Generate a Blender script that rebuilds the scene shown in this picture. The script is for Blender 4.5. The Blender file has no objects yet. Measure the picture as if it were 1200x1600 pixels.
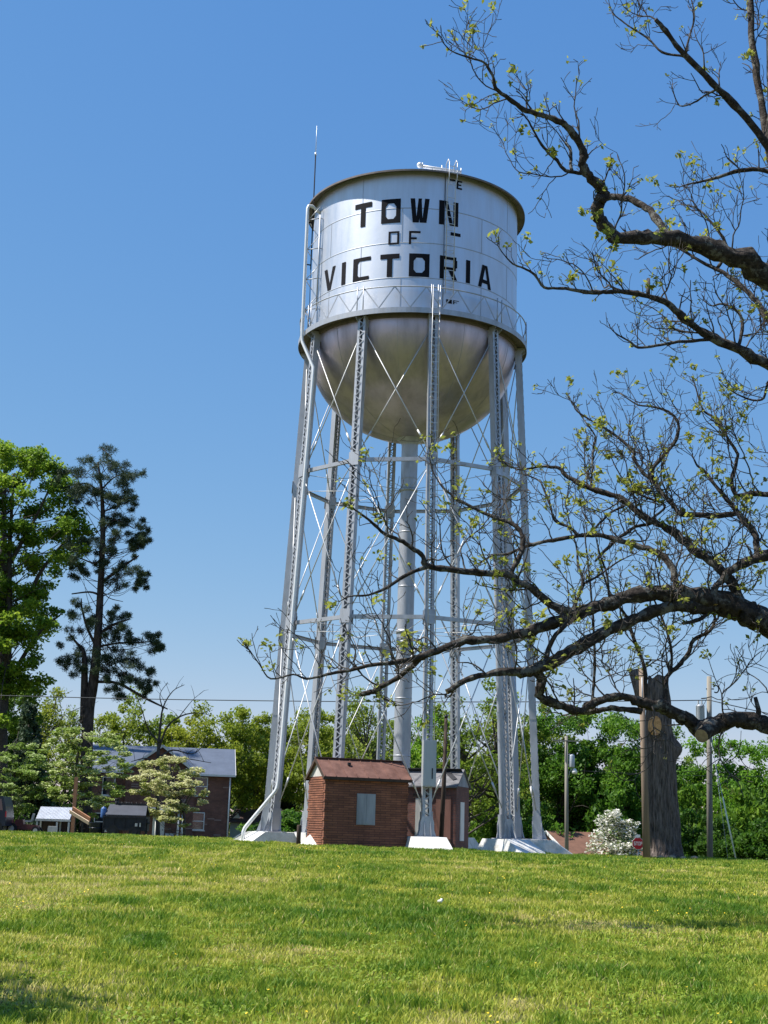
import bpy, math, random
import numpy as np
from mathutils import Vector, Matrix

random.seed(11)
RNG = np.random.default_rng(11)
S = bpy.context.scene
C = S.collection
PI = math.pi
R = math.radians

# ------------------------------------------------------------------ camera
EYE = Vector((0.0, 0.0, 1.6))
FPX = 2200.0
PITCH, ROLL = R(12.8), R(1.7)
FW = Vector((0, math.cos(PITCH), math.sin(PITCH)))
R0 = Vector((1, 0, 0))
U0 = Vector((0, -math.sin(PITCH), math.cos(PITCH)))
RT = R0 * math.cos(ROLL) + U0 * math.sin(ROLL)
UP = -R0 * math.sin(ROLL) + U0 * math.cos(ROLL)


def ray(px, py):
    return (FW * FPX + RT * (px - 600) + UP * (800 - py)).normalized()


def at(px, py, Y):
    """world point seen at photo pixel (px, py), Y metres in front of the camera foot"""
    d = ray(px, py)
    return EYE + d * (Y / d.y)


def xat(px, Y, py=1300):
    return at(px, py, Y).x


def zat(py, Y, px=600):
    return at(px, py, Y).z


def mpp(p):
    """metres per photo pixel at a world point"""
    return (Vector(p) - EYE).dot(FW) / FPX


cam_d = bpy.data.cameras.new('camera')
cam = bpy.data.objects.new('camera', cam_d)
C.objects.link(cam)
M = Matrix((RT, UP, -FW)).transposed().to_4x4()
M.translation = EYE
cam.matrix_world = M
cam_d.sensor_fit = 'VERTICAL'
cam_d.sensor_height = 24.0
cam_d.sensor_width = 18.0
cam_d.lens = 24.0 * FPX / 1600.0
cam_d.clip_end = 12000
cam_d.clip_start = 0.1
S.camera = cam
S.render.resolution_x, S.render.resolution_y = 768, 1024

# ------------------------------------------------------------------ light
SUN_AZ = R(-87)          # angle from the direction towards the camera, negative = left
SUN_EL = R(57)
sd = Vector((math.sin(SUN_AZ) * math.cos(SUN_EL), -math.cos(SUN_AZ) * math.cos(SUN_EL), math.sin(SUN_EL)))
ld = bpy.data.lights.new('sun', 'SUN')
ld.energy = 4.7
ld.angle = R(0.53)
ld.color = (1.0, 0.955, 0.88)
lo = bpy.data.objects.new('sun', ld)
C.objects.link(lo)
lo.rotation_euler = sd.to_track_quat('Z', 'Y').to_euler()
lo.location = sd * 200
w = bpy.data.worlds.new('World')
S.world = w
w.use_nodes = True
nt = w.node_tree
bg = nt.nodes['Background']
sky = nt.nodes.new('ShaderNodeTexSky')
sky.sky_type = 'NISHITA'
sky.sun_disc = False
sky.sun_elevation = SUN_EL
sky.sun_rotation = math.atan2(sd.x, sd.y)
sky.air_density = 1.0
sky.dust_density = 0.0
sky.ozone_density = 10.0
sky.altitude = 0
SKY = 0.13
ml = nt.nodes.new('ShaderNodeVectorMath')
ml.operation = 'SCALE'
ml.inputs['Scale'].default_value = SKY
nt.links.new(sky.outputs[0], ml.inputs[0])
sp_ = nt.nodes.new('ShaderNodeSeparateXYZ')
nt.links.new(ml.outputs[0], sp_.inputs[0])
cb_ = nt.nodes.new('ShaderNodeCombineXYZ')
# response of the air's colour per channel (deep blue overhead, pale blue low down)
for i_, (gam, amp) in enumerate(((1.06, 1.38), (0.66, 0.85), (0.26, 0.815))):
    pw = nt.nodes.new('ShaderNodeMath')
    pw.operation = 'POWER'
    pw.inputs[1].default_value = gam
    nt.links.new(sp_.outputs[i_], pw.inputs[0])
    mu_ = nt.nodes.new('ShaderNodeMath')
    mu_.operation = 'MULTIPLY'
    mu_.inputs[1].default_value = amp / SKY
    nt.links.new(pw.outputs[0], mu_.inputs[0])
    nt.links.new(mu_.outputs[0], cb_.inputs[i_])
nt.links.new(cb_.outputs[0], bg.inputs[0])
EXPO = 0.75
bg.inputs[1].default_value = SKY / 2 ** EXPO
S.view_settings.view_transform = 'Standard'
S.view_settings.look = 'None'
S.view_settings.exposure = EXPO
S.view_settings.gamma = 1.0
S.view_settings.use_curve_mapping = False
S.cycles.max_bounces = 6
S.cycles.transparent_max_bounces = 8


# ------------------------------------------------------------------ materials
def newmat(name):
    m = bpy.data.materials.new(name)
    m.use_nodes = True
    t = m.node_tree
    return m, t, t.nodes['Principled BSDF']


def N(t, kind, **kw):
    n = t.nodes.new(kind)
    for k, v in kw.items():
        if k in n.inputs:
            n.inputs[k].default_value = v
        else:
            setattr(n, k, v)
    return n


def ramp(t, fac, stops):
    n = t.nodes.new('ShaderNodeValToRGB')
    el = n.color_ramp.elements
    while len(el) < len(stops):
        el.new(0.5)
    for e, (p, c) in zip(el, stops):
        e.position = p
        e.color = (*c, 1) if len(c) == 3 else c
    t.links.new(fac, n.inputs[0])
    return n.outputs[0]


def sc(c, k):
    return tuple(max(0, min(1, x * k)) for x in c)


def pmat(name, base, rough=0.6, metal=0.0, var=0.2, vs=2.0, bump=0.0, bs=30.0, stretch=(1, 1, 1), spec=0.4, base2=None):
    m, t, b = newmat(name)
    tc = N(t, 'ShaderNodeTexCoord')
    mp = N(t, 'ShaderNodeMapping')
    mp.inputs['Scale'].default_value = stretch
    t.links.new(tc.outputs['Object'], mp.inputs[0])
    no = N(t, 'ShaderNodeTexNoise', Scale=vs, Detail=6.0, Roughness=0.65)
    t.links.new(mp.outputs[0], no.inputs[0])
    c = ramp(t, no.outputs['Fac'], [(0.3, sc(base, 1 - var)), (0.7, base2 or sc(base, 1 + var))])
    t.links.new(c, b.inputs['Base Color'])
    b.inputs['Roughness'].default_value = rough
    b.inputs['Metallic'].default_value = metal
    b.inputs['Specular IOR Level'].default_value = spec
    if bump:
        n2 = N(t, 'ShaderNodeTexNoise', Scale=bs, Detail=5.0, Roughness=0.6)
        t.links.new(mp.outputs[0], n2.inputs[0])
        bp = N(t, 'ShaderNodeBump', Strength=bump, Distance=0.02)
        t.links.new(n2.outputs['Fac'], bp.inputs['Height'])
        t.links.new(bp.outputs[0], b.inputs['Normal'])
    return m


def brickmat(name, c1, c2, mortar, bw=0.22, bh=0.075, rough=0.85, bump=0.6, msize=0.012, pale=None):
    m, t, b = newmat(name)
    tc = N(t, 'ShaderNodeTexCoord')
    sx = N(t, 'ShaderNodeSeparateXYZ')
    t.links.new(tc.outputs['Object'], sx.inputs[0])
    ad = N(t, 'ShaderNodeMath', operation='ADD')
    t.links.new(sx.outputs[0], ad.inputs[0])
    t.links.new(sx.outputs[1], ad.inputs[1])
    cb = N(t, 'ShaderNodeCombineXYZ')
    t.links.new(ad.outputs[0], cb.inputs[0])
    t.links.new(sx.outputs[2], cb.inputs[1])
    br = N(t, 'ShaderNodeTexBrick')
    br.inputs['Scale'].default_value = 1.0
    br.inputs['Brick Width'].default_value = bw
    br.inputs['Row Height'].default_value = bh
    br.inputs['Mortar Size'].default_value = msize
    br.inputs['Color1'].default_value = (*c1, 1)
    br.inputs['Color2'].default_value = (*c2, 1)
    br.inputs['Mortar'].default_value = (*mortar, 1)
    t.links.new(cb.outputs[0], br.inputs['Vector'])
    no = N(t, 'ShaderNodeTexNoise', Scale=1.3, Detail=6.0, Roughness=0.7)
    t.links.new(tc.outputs['Object'], no.inputs[0])
    hs = N(t, 'ShaderNodeMix', data_type='RGBA', blend_type='MULTIPLY')
    hs.inputs[0].default_value = 1.0
    st = ramp(t, no.outputs['Fac'], [(0.3, (0.62, 0.6, 0.6)), (0.65, (1.15, 1.15, 1.15, 1))])
    t.links.new(br.outputs['Color'], hs.inputs[6])
    t.links.new(st, hs.inputs[7])
    out = hs.outputs[2]
    if pale:
        # scattered pale bricks, part of the wall's own bond
        mp = N(t, 'ShaderNodeMapping')
        mp.inputs['Scale'].default_value = (1 / (bw * 2), 1 / (bh * 1.0), 1)
        t.links.new(cb.outputs[0], mp.inputs[0])
        fl = N(t, 'ShaderNodeVectorMath', operation='FLOOR')
        t.links.new(mp.outputs[0], fl.inputs[0])
        wn = N(t, 'ShaderNodeTexWhiteNoise')
        t.links.new(fl.outputs[0], wn.inputs['Vector'])
        gt = N(t, 'ShaderNodeMath', operation='GREATER_THAN')
        gt.inputs[1].default_value = 0.972
        t.links.new(wn.outputs['Value'], gt.inputs[0])
        mx = N(t, 'ShaderNodeMix', data_type='RGBA')
        t.links.new(gt.outputs[0], mx.inputs[0])
        t.links.new(out, mx.inputs[6])
        mx.inputs[7].default_value = (*pale, 1)
        out = mx.outputs[2]
    t.links.new(out, b.inputs['Base Color'])
    b.inputs['Roughness'].default_value = rough
    bp = N(t, 'ShaderNodeBump', Strength=bump, Distance=0.02)
    bp.invert = True
    t.links.new(br.outputs['Fac'], bp.inputs['Height'])
    t.links.new(bp.outputs[0], b.inputs['Normal'])
    return m


def leafmat(name, stops, trans=0.45, use_objcol=True, rough=0.55):
    m, t, b = newmat(name)
    at_ = N(t, 'ShaderNodeAttribute')
    at_.attribute_name = 'tint'
    c = ramp(t, at_.outputs['Fac'], stops)
    if use_objcol:
        oi = N(t, 'ShaderNodeObjectInfo')
        mu = N(t, 'ShaderNodeMix', data_type='RGBA', blend_type='MULTIPLY')
        mu.inputs[0].default_value = 1.0
        t.links.new(c, mu.inputs[6])
        t.links.new(oi.outputs['Color'], mu.inputs[7])
        c = mu.outputs[2]
    t.links.new(c, b.inputs['Base Color'])
    b.inputs['Roughness'].default_value = rough
    b.inputs['Specular IOR Level'].default_value = 0.25
    tr = N(t, 'ShaderNodeBsdfTranslucent')
    t.links.new(c, tr.inputs[0])
    mx = N(t, 'ShaderNodeMixShader')
    mx.inputs[0].default_value = trans
    t.links.new(b.outputs[0], mx.inputs[1])
    t.links.new(tr.outputs[0], mx.inputs[2])
    t.links.new(mx.outputs[0], t.nodes['Material Output'].inputs[0])
    return m


def barkmat(name, base, lichen, lamt=0.6, scale=14.0, bump=0.9, stretch=(1, 1, 1)):
    m, t, b = newmat(name)
    tc = N(t, 'ShaderNodeTexCoord')
    mp = N(t, 'ShaderNodeMapping')
    mp.inputs['Scale'].default_value = stretch
    t.links.new(tc.outputs['Object'], mp.inputs[0])
    n1 = N(t, 'ShaderNodeTexNoise', Scale=scale, Detail=8.0, Roughness=0.7)
    t.links.new(mp.outputs[0], n1.inputs[0])
    n2 = N(t, 'ShaderNodeTexNoise', Scale=5.0, Detail=7.0, Roughness=0.72)
    t.links.new(tc.outputs['Object'], n2.inputs[0])
    c1 = ramp(t, n1.outputs['Fac'], [(0.36, sc(base, 0.35)), (0.66, sc(base, 1.9))])
    f2 = ramp(t, n2.outputs['Fac'], [(lamt, (0, 0, 0)), (lamt + 0.06, (1, 1, 1))])
    mx = N(t, 'ShaderNodeMix', data_type='RGBA')
    t.links.new(f2, mx.inputs[0])
    t.links.new(c1, mx.inputs[6])
    mx.inputs[7].default_value = (*lichen, 1)
    t.links.new(mx.outputs[2], b.inputs['Base Color'])
    b.inputs['Roughness'].default_value = 0.9
    b.inputs['Specular IOR Level'].default_value = 0.2
    bp = N(t, 'ShaderNodeBump', Strength=bump, Distance=0.04)
    t.links.new(n1.outputs['Fac'], bp.inputs['Height'])
    t.links.new(bp.outputs[0], b.inputs['Normal'])
    return m


def metalmat(name, base, rough, metal, streak=0.12, stretch=(1, 1, 0.12), vs=2.2, dirt=None, bump=0.0):
    m, t, b = newmat(name)
    tc = N(t, 'ShaderNodeTexCoord')
    mp = N(t, 'ShaderNodeMapping')
    mp.inputs['Scale'].default_value = stretch
    t.links.new(tc.outputs['Object'], mp.inputs[0])
    no = N(t, 'ShaderNodeTexNoise', Scale=vs, Detail=7.0, Roughness=0.65)
    t.links.new(mp.outputs[0], no.inputs[0])
    c = ramp(t, no.outputs['Fac'], [(0.3, dirt or sc(base, 1 - streak)), (0.6, base)])
    t.links.new(c, b.inputs['Base Color'])
    rr = N(t, 'ShaderNodeMapRange')
    rr.inputs[1].default_value = 0.3
    rr.inputs[2].default_value = 0.7
    rr.inputs[3].default_value = rough + 0.08
    rr.inputs[4].default_value = rough - 0.06
    t.links.new(no.outputs['Fac'], rr.inputs[0])
    t.links.new(rr.outputs[0], b.inputs['Roughness'])
    b.inputs['Metallic'].default_value = metal
    if bump:
        n2 = N(t, 'ShaderNodeTexNoise', Scale=1.1, Detail=3.0)
        t.links.new(tc.outputs['Object'], n2.inputs[0])
        bp = N(t, 'ShaderNodeBump', Strength=bump, Distance=0.05)
        t.links.new(n2.outputs['Fac'], bp.inputs['Height'])
        t.links.new(bp.outputs[0], b.inputs['Normal'])
    return m


MT = {}
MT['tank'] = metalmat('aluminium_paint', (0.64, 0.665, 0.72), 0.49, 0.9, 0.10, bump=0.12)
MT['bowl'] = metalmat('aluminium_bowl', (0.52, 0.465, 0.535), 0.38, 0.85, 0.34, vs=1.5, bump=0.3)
MT['seam'] = metalmat('seam_paint', (0.40, 0.42, 0.46), 0.5, 0.5)
MT['steel'] = metalmat('leg_paint', (0.46, 0.475, 0.51), 0.48, 0.5, 0.28, (1, 1, 0.3), 3.0)
MT['rod'] = metalmat('rod_paint', (0.62, 0.62, 0.62), 0.5, 0.4, 0.15, (1, 1, 1), 3.0)
MT['pipe'] = pmat('white_pipe_paint', (0.74, 0.75, 0.76), 0.4, 0.2, 0.06)
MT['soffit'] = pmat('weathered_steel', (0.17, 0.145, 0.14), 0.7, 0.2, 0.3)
MT['black'] = pmat('black_paint', (0.008, 0.008, 0.012), 0.75, 0, 0.2, spec=0.15)
MT['concrete'] = pmat('whitewashed_concrete', (0.58, 0.555, 0.50), 0.9, 0, 0.16, 3.0, 0.5, 22, base2=(0.80, 0.79, 0.76))
MT['cabinet'] = metalmat('cabinet_steel', (0.46, 0.48, 0.50), 0.5, 0.4, 0.12)
MT['shedbrick'] = brickmat('shed_brick', (0.30, 0.115, 0.06), (0.19, 0.07, 0.04), (0.085, 0.042, 0.032), 0.42, 0.085, bump=0.7, msize=0.009)
MT['oldbrick'] = brickmat('old_brick', (0.22, 0.085, 0.06), (0.15, 0.055, 0.045), (0.12, 0.08, 0.07))
MT['housebrick'] = brickmat('house_brick', (0.235, 0.10, 0.07), (0.165, 0.072, 0.055), (0.17, 0.11, 0.085), bh=0.09, bw=0.28, pale=(0.30, 0.21, 0.18))
MT['orangebrick'] = brickmat('orange_brick', (0.36, 0.13, 0.07), (0.28, 0.095, 0.055), (0.3, 0.2, 0.15))
MT['rustroof'] = pmat('rusty_roof', (0.15, 0.065, 0.047), 0.7, 0.1, 0.4, 2.2, 0.2, 9, base2=(0.23, 0.115, 0.085))
MT['shingle'] = pmat('grey_shingle', (0.16, 0.155, 0.16), 0.9, 0, 0.45, 2.0, 0.6, 18)
MT['tarpaper'] = pmat('tar_paper', (0.025, 0.025, 0.03), 0.8, 0, 0.3)
MT['brownroof'] = pmat('brown_shingle', (0.17, 0.085, 0.055), 0.9, 0, 0.2, 2.0, 0.4, 14)
MT['greybrownroof'] = pmat('grey_brown_shingle', (0.10, 0.065, 0.06), 0.9, 0, 0.2, 2.0, 0.4, 14)
MT['bluegreyroof'] = pmat('blue_grey_roof', (0.125, 0.145, 0.185), 0.42, 0.15, 0.15, 1.2, 0.1, 10)
MT['white'] = pmat('white_trim', (0.74, 0.73, 0.70), 0.6, 0, 0.06)
MT['oldwhite'] = pmat('weathered_white_board', (0.50, 0.485, 0.45), 0.8, 0, 0.25, 3.0, 0.2, 20, (1, 1, 0.2))
MT['greyboard'] = pmat('grey_plywood', (0.30, 0.31, 0.33), 0.85, 0, 0.3, 2.5, 0.3, 24, (1, 1, 0.15))
MT['glass'] = pmat('dark_glass', (0.02, 0.025, 0.035), 0.05, 0, 0.1, spec=0.8)
MT['palegreen'] = pmat('pale_green_siding', (0.33, 0.37, 0.32), 0.7, 0, 0.08)
MT['darkwood'] = pmat('dark_wood', (0.055, 0.035, 0.025), 0.85, 0, 0.35, 4.0, 0.4, 20, (1, 1, 0.2))
MT['polewood'] = pmat('weathered_pole', (0.225, 0.165, 0.12), 0.85, 0, 0.3, 5.0, 0.5, 30, (1, 1, 0.06))
MT['polegrey'] = pmat('grey_pole', (0.24, 0.22, 0.185), 0.85, 0, 0.25, 5.0, 0.5, 30, (1, 1, 0.06))
MT['cutwood'] = pmat('fresh_cut_wood', (0.60, 0.27, 0.09), 0.75, 0, 0.35, 9.0, 0.2, 30, base2=(0.75, 0.42, 0.18))
MT['oldcut'] = pmat('old_cut_wood', (0.33, 0.24, 0.15), 0.8, 0, 0.35, 14.0, 0.2, 30)
MT['plank'] = pmat('pale_plank', (0.55, 0.42, 0.30), 0.8, 0, 0.15)
MT['tan'] = pmat('tan_post', (0.36, 0.17, 0.09), 0.8, 0, 0.2, 4, 0.2, 20)
MT['blackiron'] = pmat('black_iron', (0.022, 0.022, 0.026), 0.6, 0.2, 0.5, 3.0, 0.3, 15)
MT['slateiron'] = pmat('slate_lid', (0.055, 0.06, 0.075), 0.5, 0.2, 0.2)
MT['bluepl'] = pmat('blue_plastic', (0.05, 0.12, 0.3), 0.4, 0, 0.15)
MT['navy'] = pmat('navy_paint', (0.015, 0.022, 0.04), 0.35, 0, 0.2)
MT['corrug'] = metalmat('galvanised', (0.56, 0.58, 0.62), 0.55, 0.3, 0.25, (1, 1, 1), 2.0)
MT['maroon'] = pmat('maroon_paint', (0.13, 0.03, 0.03), 0.45, 0, 0.3)
MT['tyre'] = pmat('rubber', (0.02, 0.02, 0.02), 0.85, 0, 0.2)
MT['galv'] = metalmat('transformer_grey', (0.42, 0.45, 0.48), 0.5, 0.3, 0.1)
MT['signred'] = pmat('sign_red', (0.42, 0.012, 0.02), 0.45, 0, 0.05)
MT['carwhite'] = pmat('car_white', (0.78, 0.79, 0.80), 0.25, 0, 0.02, spec=0.6)
MT['wire'] = pmat('wire', (0.03, 0.035, 0.04), 0.6, 0, 0.1)
MT['guy'] = pmat('guy_guard', (0.85, 0.78, 0.48), 0.5, 0, 0.08)
MT['oakbark'] = barkmat('oak_bark', (0.042, 0.034, 0.029), (0.15, 0.145, 0.128), 0.52, 13.0, 1.0)
MT['twigbark'] = pmat('twig_bark', (0.045, 0.036, 0.03), 0.85, 0, 0.4, 4.0, base2=(0.095, 0.082, 0.072))
MT['deadbark'] = barkmat('dead_trunk_bark', (0.125, 0.1, 0.086), (0.2, 0.175, 0.15), 0.7, 9.0, 1.0, (1.8, 1.8, 0.22))
MT['pinebark'] = barkmat('pine_bark', (0.05, 0.038, 0.033), (0.09, 0.075, 0.065), 0.62, 5.0, 0.8, (1, 1, 0.4))
MT['bark'] = pmat('tree_bark', (0.06, 0.05, 0.042), 0.9, 0, 0.35, 3.0, 0.4, 12)
MT['asphalt'] = pmat('worn_path', (0.20, 0.19, 0.18), 0.9, 0, 0.2, 3.0, 0.3, 25)
MT['buttercup'] = pmat('yellow_petals', (0.75, 0.52, 0.02), 0.6, 0, 0.1)
MT['paper'] = pmat('white_paper', (0.8, 0.8, 0.8), 0.7, 0, 0.03)

MT['leaf_oak_bg'] = leafmat('spring_leaves', [(0.0, (0.085, 0.125, 0.014)), (0.5, (0.175, 0.225, 0.026)), (1.0, (0.31, 0.335, 0.05))], 0.5)
MT['leaf_bud'] = leafmat('young_oak_leaves', [(0.0, (0.19, 0.22, 0.03)), (1.0, (0.42, 0.45, 0.09))], 0.55, False)
MT['leaf_green'] = leafmat('green_leaves', [(0.0, (0.05, 0.10, 0.012)), (0.5, (0.125, 0.215, 0.022)), (1.0, (0.27, 0.36, 0.04))], 0.5)
MT['needles'] = leafmat('pine_needles', [(0.0, (0.03, 0.05, 0.03)), (0.6, (0.055, 0.085, 0.042)), (1.0, (0.11, 0.145, 0.06))], 0.3)
MT['dogwood'] = leafmat('dogwood_leaves', [(0.0, (0.12, 0.18, 0.03)), (0.45, (0.28, 0.35, 0.075)), (0.6, (0.56, 0.56, 0.28)), (1.0, (0.80, 0.77, 0.55))], 0.4)
MT['azwhite'] = leafmat('white_blossom', [(0.0, (0.09, 0.15, 0.03)), (0.3, (0.16, 0.22, 0.04)), (0.4, (0.72, 0.70, 0.60)), (1.0, (0.85, 0.83, 0.78))], 0.3)
MT['azpink'] = leafmat('pink_blossom', [(0.0, (0.12, 0.12, 0.05)), (0.25, (0.45, 0.22, 0.18)), (1.0, (0.62, 0.36, 0.30))], 0.3)


# ------------------------------------------------------------------ mesh helpers
class MB:
    def __init__(s):
        s.v, s.f, s.m, s.s = [], [], [], []

    def add(s, vs, fs, mat=0, smooth=False):
        o = len(s.v)
        s.v += [tuple(p) for p in vs]
        for f in fs:
            s.f.append(tuple(i + o for i in f))
            s.m.append(mat)
            s.s.append(smooth)
        return s

    def box(s, c, size, rotz=0.0, mat=0, mtx=None):
        cx, cy, cz = c
        a, b, d = size[0] / 2, size[1] / 2, size[2] / 2
        vs = []
        for z in (-d, d):
            for x, y in ((-a, -b), (a, -b), (a, b), (-a, b)):
                p = Vector((x, y, z))
                if mtx is not None:
                    p = mtx @ p
                elif rotz:
                    p = Vector((x * math.cos(rotz) - y * math.sin(rotz), x * math.sin(rotz) + y * math.cos(rotz), z))
                vs.append((p.x + cx, p.y + cy, p.z + cz))
        return s.add(vs, [(3, 2, 1, 0), (4, 5, 6, 7), (0, 1, 5, 4), (1, 2, 6, 5), (2, 3, 7, 6), (3, 0, 4, 7)], mat)

    def bar(s, p0, p1, w, h, side=None, mat=0):
        """rectangular bar: w along `side`, h across"""
        p0, p1 = Vector(p0), Vector(p1)
        d = (p1 - p0).normalized()
        sd_ = Vector(side) if side is not None else (Vector((0, 0, 1)) if abs(d.z) < 0.9 else Vector((1, 0, 0)))
        a = (sd_ - d * sd_.dot(d)).normalized()
        b = d.cross(a)
        vs = []
        for p in (p0, p1):
            for i, j in ((-1, -1), (1, -1), (1, 1), (-1, 1)):
                vs.append(p + a * (i * w / 2) + b * (j * h / 2))
        return s.add(vs, [(3, 2, 1, 0), (4, 5, 6, 7), (0, 1, 5, 4), (1, 2, 6, 5), (2, 3, 7, 6), (3, 0, 4, 7)], mat)

    def tube(s, pts, rad, n=8, mat=0, smooth=True, cap=True, capmat=None):
        pts = [Vector(p) for p in pts]
        if not hasattr(rad, '__len__'):
            rad = [rad] * len(pts)
        ref = None
        rings = []
        for i, p in enumerate(pts):
            d = (pts[min(i + 1, len(pts) - 1)] - pts[max(i - 1, 0)])
            if d.length < 1e-9:
                d = Vector((0, 0, 1))
            d.normalize()
            if ref is None:
                ref = d.orthogonal().normalized()
            ref = ref - d * ref.dot(d)
            if ref.length < 1e-6:
                ref = d.orthogonal()
            ref.normalize()
            b = d.cross(ref)
            rings.append([p + (ref * math.cos(2 * PI * k / n) + b * math.sin(2 * PI * k / n)) * rad[i] for k in range(n)])
        vs = [q for r_ in rings for q in r_]
        fs = []
        for i in range(len(pts) - 1):
            for k in range(n):
                k2 = (k + 1) % n
                fs.append((i * n + k, i * n + k2, (i + 1) * n + k2, (i + 1) * n + k))
        s.add(vs, fs, mat, smooth)
        if cap:
            o = len(s.v) - len(vs)
            cm = mat if capmat is None else capmat
            s.f.append(tuple(o + k for k in reversed(range(n))))
            s.m.append(mat)
            s.s.append(False)
            s.f.append(tuple(o + (len(pts) - 1) * n + k for k in range(n)))
            s.m.append(cm)
            s.s.append(False)
        return s

    def lathe(s, prof, n=64, mat=0, smooth=True, c=(0, 0, 0)):
        vs, fs = [], []
        for r_, z in prof:
            for k in range(n):
                a = 2 * PI * k / n
                vs.append((c[0] + r_ * math.sin(a), c[1] - r_ * math.cos(a), c[2] + z))
        for i in range(len(prof) - 1):
            for k in range(n):
                k2 = (k + 1) % n
                fs.append((i * n + k, i * n + k2, (i + 1) * n + k2, (i + 1) * n + k))
        return s.add(vs, fs, mat, smooth)

    def prism(s, poly, p0, ex, ey, ez, mat=0):
        """poly (u,v) extruded along ez; all vectors"""
        p0, ex, ey, ez = Vector(p0), Vector(ex), Vector(ey), Vector(ez)
        n = len(poly)
        vs = [p0 + ex * u + ey * v for u, v in poly] + [p0 + ex * u + ey * v + ez for u, v in poly]
        fs = [tuple(reversed(range(n))), tuple(range(n, 2 * n))]
        for k in range(n):
            k2 = (k + 1) % n
            fs.append((k, k2, n + k2, n + k))
        return s.add(vs, fs, mat)

    def ball(s, c, r, n=10, mat=0, sz=1.0):
        prof = [(max(1e-4, r * math.sin(PI * i / n)), -r * sz * math.cos(PI * i / n)) for i in range(n + 1)]
        return s.lathe(prof, n * 2, mat, True, c)

    def build(s, name, mats, parent=None, label=None, sub=None):
        me = bpy.data.meshes.new(name)
        vs = s.v
        if sub is not None:
            vs = [(a - sub[0], b - sub[1], c - sub[2]) for a, b, c in vs]
        me.from_pydata(vs, [], s.f)
        for m in (mats if isinstance(mats, (list, tuple)) else [mats]):
            me.materials.append(m)
        me.polygons.foreach_set('material_index', s.m)
        me.polygons.foreach_set('use_smooth', s.s)
        me.update()
        o = bpy.data.objects.new(name, me)
        C.objects.link(o)
        if parent:
            o.parent = parent
        if label:
            o['label'] = label
        return o


def thing(name, label, cat, loc=(0, 0, 0), rotz=0.0, group=None):
    o = bpy.data.objects.new(name, None)
    o.empty_display_size = 0.2
    C.objects.link(o)
    o.location = loc
    o.rotation_euler = (0, 0, rotz)
    o['label'] = label
    o['category'] = cat
    if group:
        o['group'] = group
    return o


def tag(o, label, cat, group=None, kind=None):
    o['label'] = label
    o['category'] = cat
    if group:
        o['group'] = group
    if kind:
        o['kind'] = kind
    return o


def dup(root, loc, rotz, scale, label, group=None, color=None):
    r_ = root.copy()
    C.objects.link(r_)
    r_.location = loc
    r_.rotation_euler = (0, 0, rotz)
    r_.scale = scale
    r_['label'] = label
    if group:
        r_['group'] = group
    for ch in list(root.children):
        c = ch.copy()
        C.objects.link(c)
        c.parent = r_
        if color:
            c.color = (*color, 1)
        for g_ in ch.children:
            d = g_.copy()
            C.objects.link(d)
            d.parent = c
    return r_


def fast_mesh(name, V, k, mat, tint=None, parent=None, smooth=False, faces=None):
    """V (n,3); polygons of k consecutive vertices each"""
    V = np.ascontiguousarray(V, dtype=np.float32)
    nv = len(V)
    me = bpy.data.meshes.new(name)
    me.vertices.add(nv)
    me.vertices.foreach_set('co', V.ravel())
    idx = np.arange(nv, dtype=np.int32) if faces is None else np.ascontiguousarray(faces, dtype=np.int32).ravel()
    npoly = len(idx) // k
    me.loops.add(len(idx))
    me.loops.foreach_set('vertex_index', idx)
    me.polygons.add(npoly)
    me.polygons.foreach_set('loop_start', np.arange(0, len(idx), k, dtype=np.int32))
    me.polygons.foreach_set('loop_total', np.full(npoly, k, dtype=np.int32))
    if tint is not None:
        a = me.attributes.new('tint', 'FLOAT', 'FACE')
        a.data.foreach_set('value', np.ascontiguousarray(tint, dtype=np.float32))
    me.materials.append(mat)
    me.update()
    me.validate()
    o = bpy.data.objects.new(name, me)
    C.objects.link(o)
    if parent:
        o.parent = parent
    return o


def unit(a):
    return a / np.maximum(np.linalg.norm(a, axis=1, keepdims=True), 1e-9)


def leaf_quads(P, size, rng, flat=0.0, elong=1.7):
    n = len(P)
    nr = unit(rng.normal(size=(n, 3)))
    nr[:, 2] = np.abs(nr[:, 2]) + flat
    nr = unit(nr)
    t = unit(np.cross(nr, rng.normal(size=(n, 3))))
    b = np.cross(nr, t)
    h = (size * 0.5)[:, None]
    V = np.stack([P + t * h * elong, P + b * h, P - t * h * elong, P - b * h], axis=1)
    return V.reshape(-1, 3)


def needle_tufts(P, n, length, width, rng):
    T = np.repeat(P, n, axis=0)
    d = unit(rng.normal(size=(len(T), 3)) + np.array([0, 0, .35]))
    b = unit(np.cross(d, rng.normal(size=(len(T), 3)))) * width / 2
    L_ = (length * (.7 + .6 * rng.random(len(T))))[:, None]
    V = np.stack([T + b, T + d * L_ * .6 + b * .9, T + d * L_, T + d * L_ * .6 - b * .9], 1)
    return V.reshape(-1, 3)


def clump_points(cs, rs, n_each, rng, shell=0.45):
    """points in ellipsoidal clumps; cs (k,3), rs (k,3), n_each int or (k,)"""
    out, idx = [], []
    ne = n_each if hasattr(n_each, '__len__') else [n_each] * len(cs)
    for i, (c, r_) in enumerate(zip(cs, rs)):
        n = int(ne[i])
        d = unit(rng.normal(size=(n, 3)))
        rad = rng.random(n) ** shell
        lump = 1 + 0.25 * np.sin(d[:, 0] * 5 + i) * np.cos(d[:, 2] * 4 + 2 * i)
        out.append(np.asarray(c) + d * (rad * lump)[:, None] * np.asarray(r_))
        idx.append(np.full(n, i))
    return np.concatenate(out), np.concatenate(idx)


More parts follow.
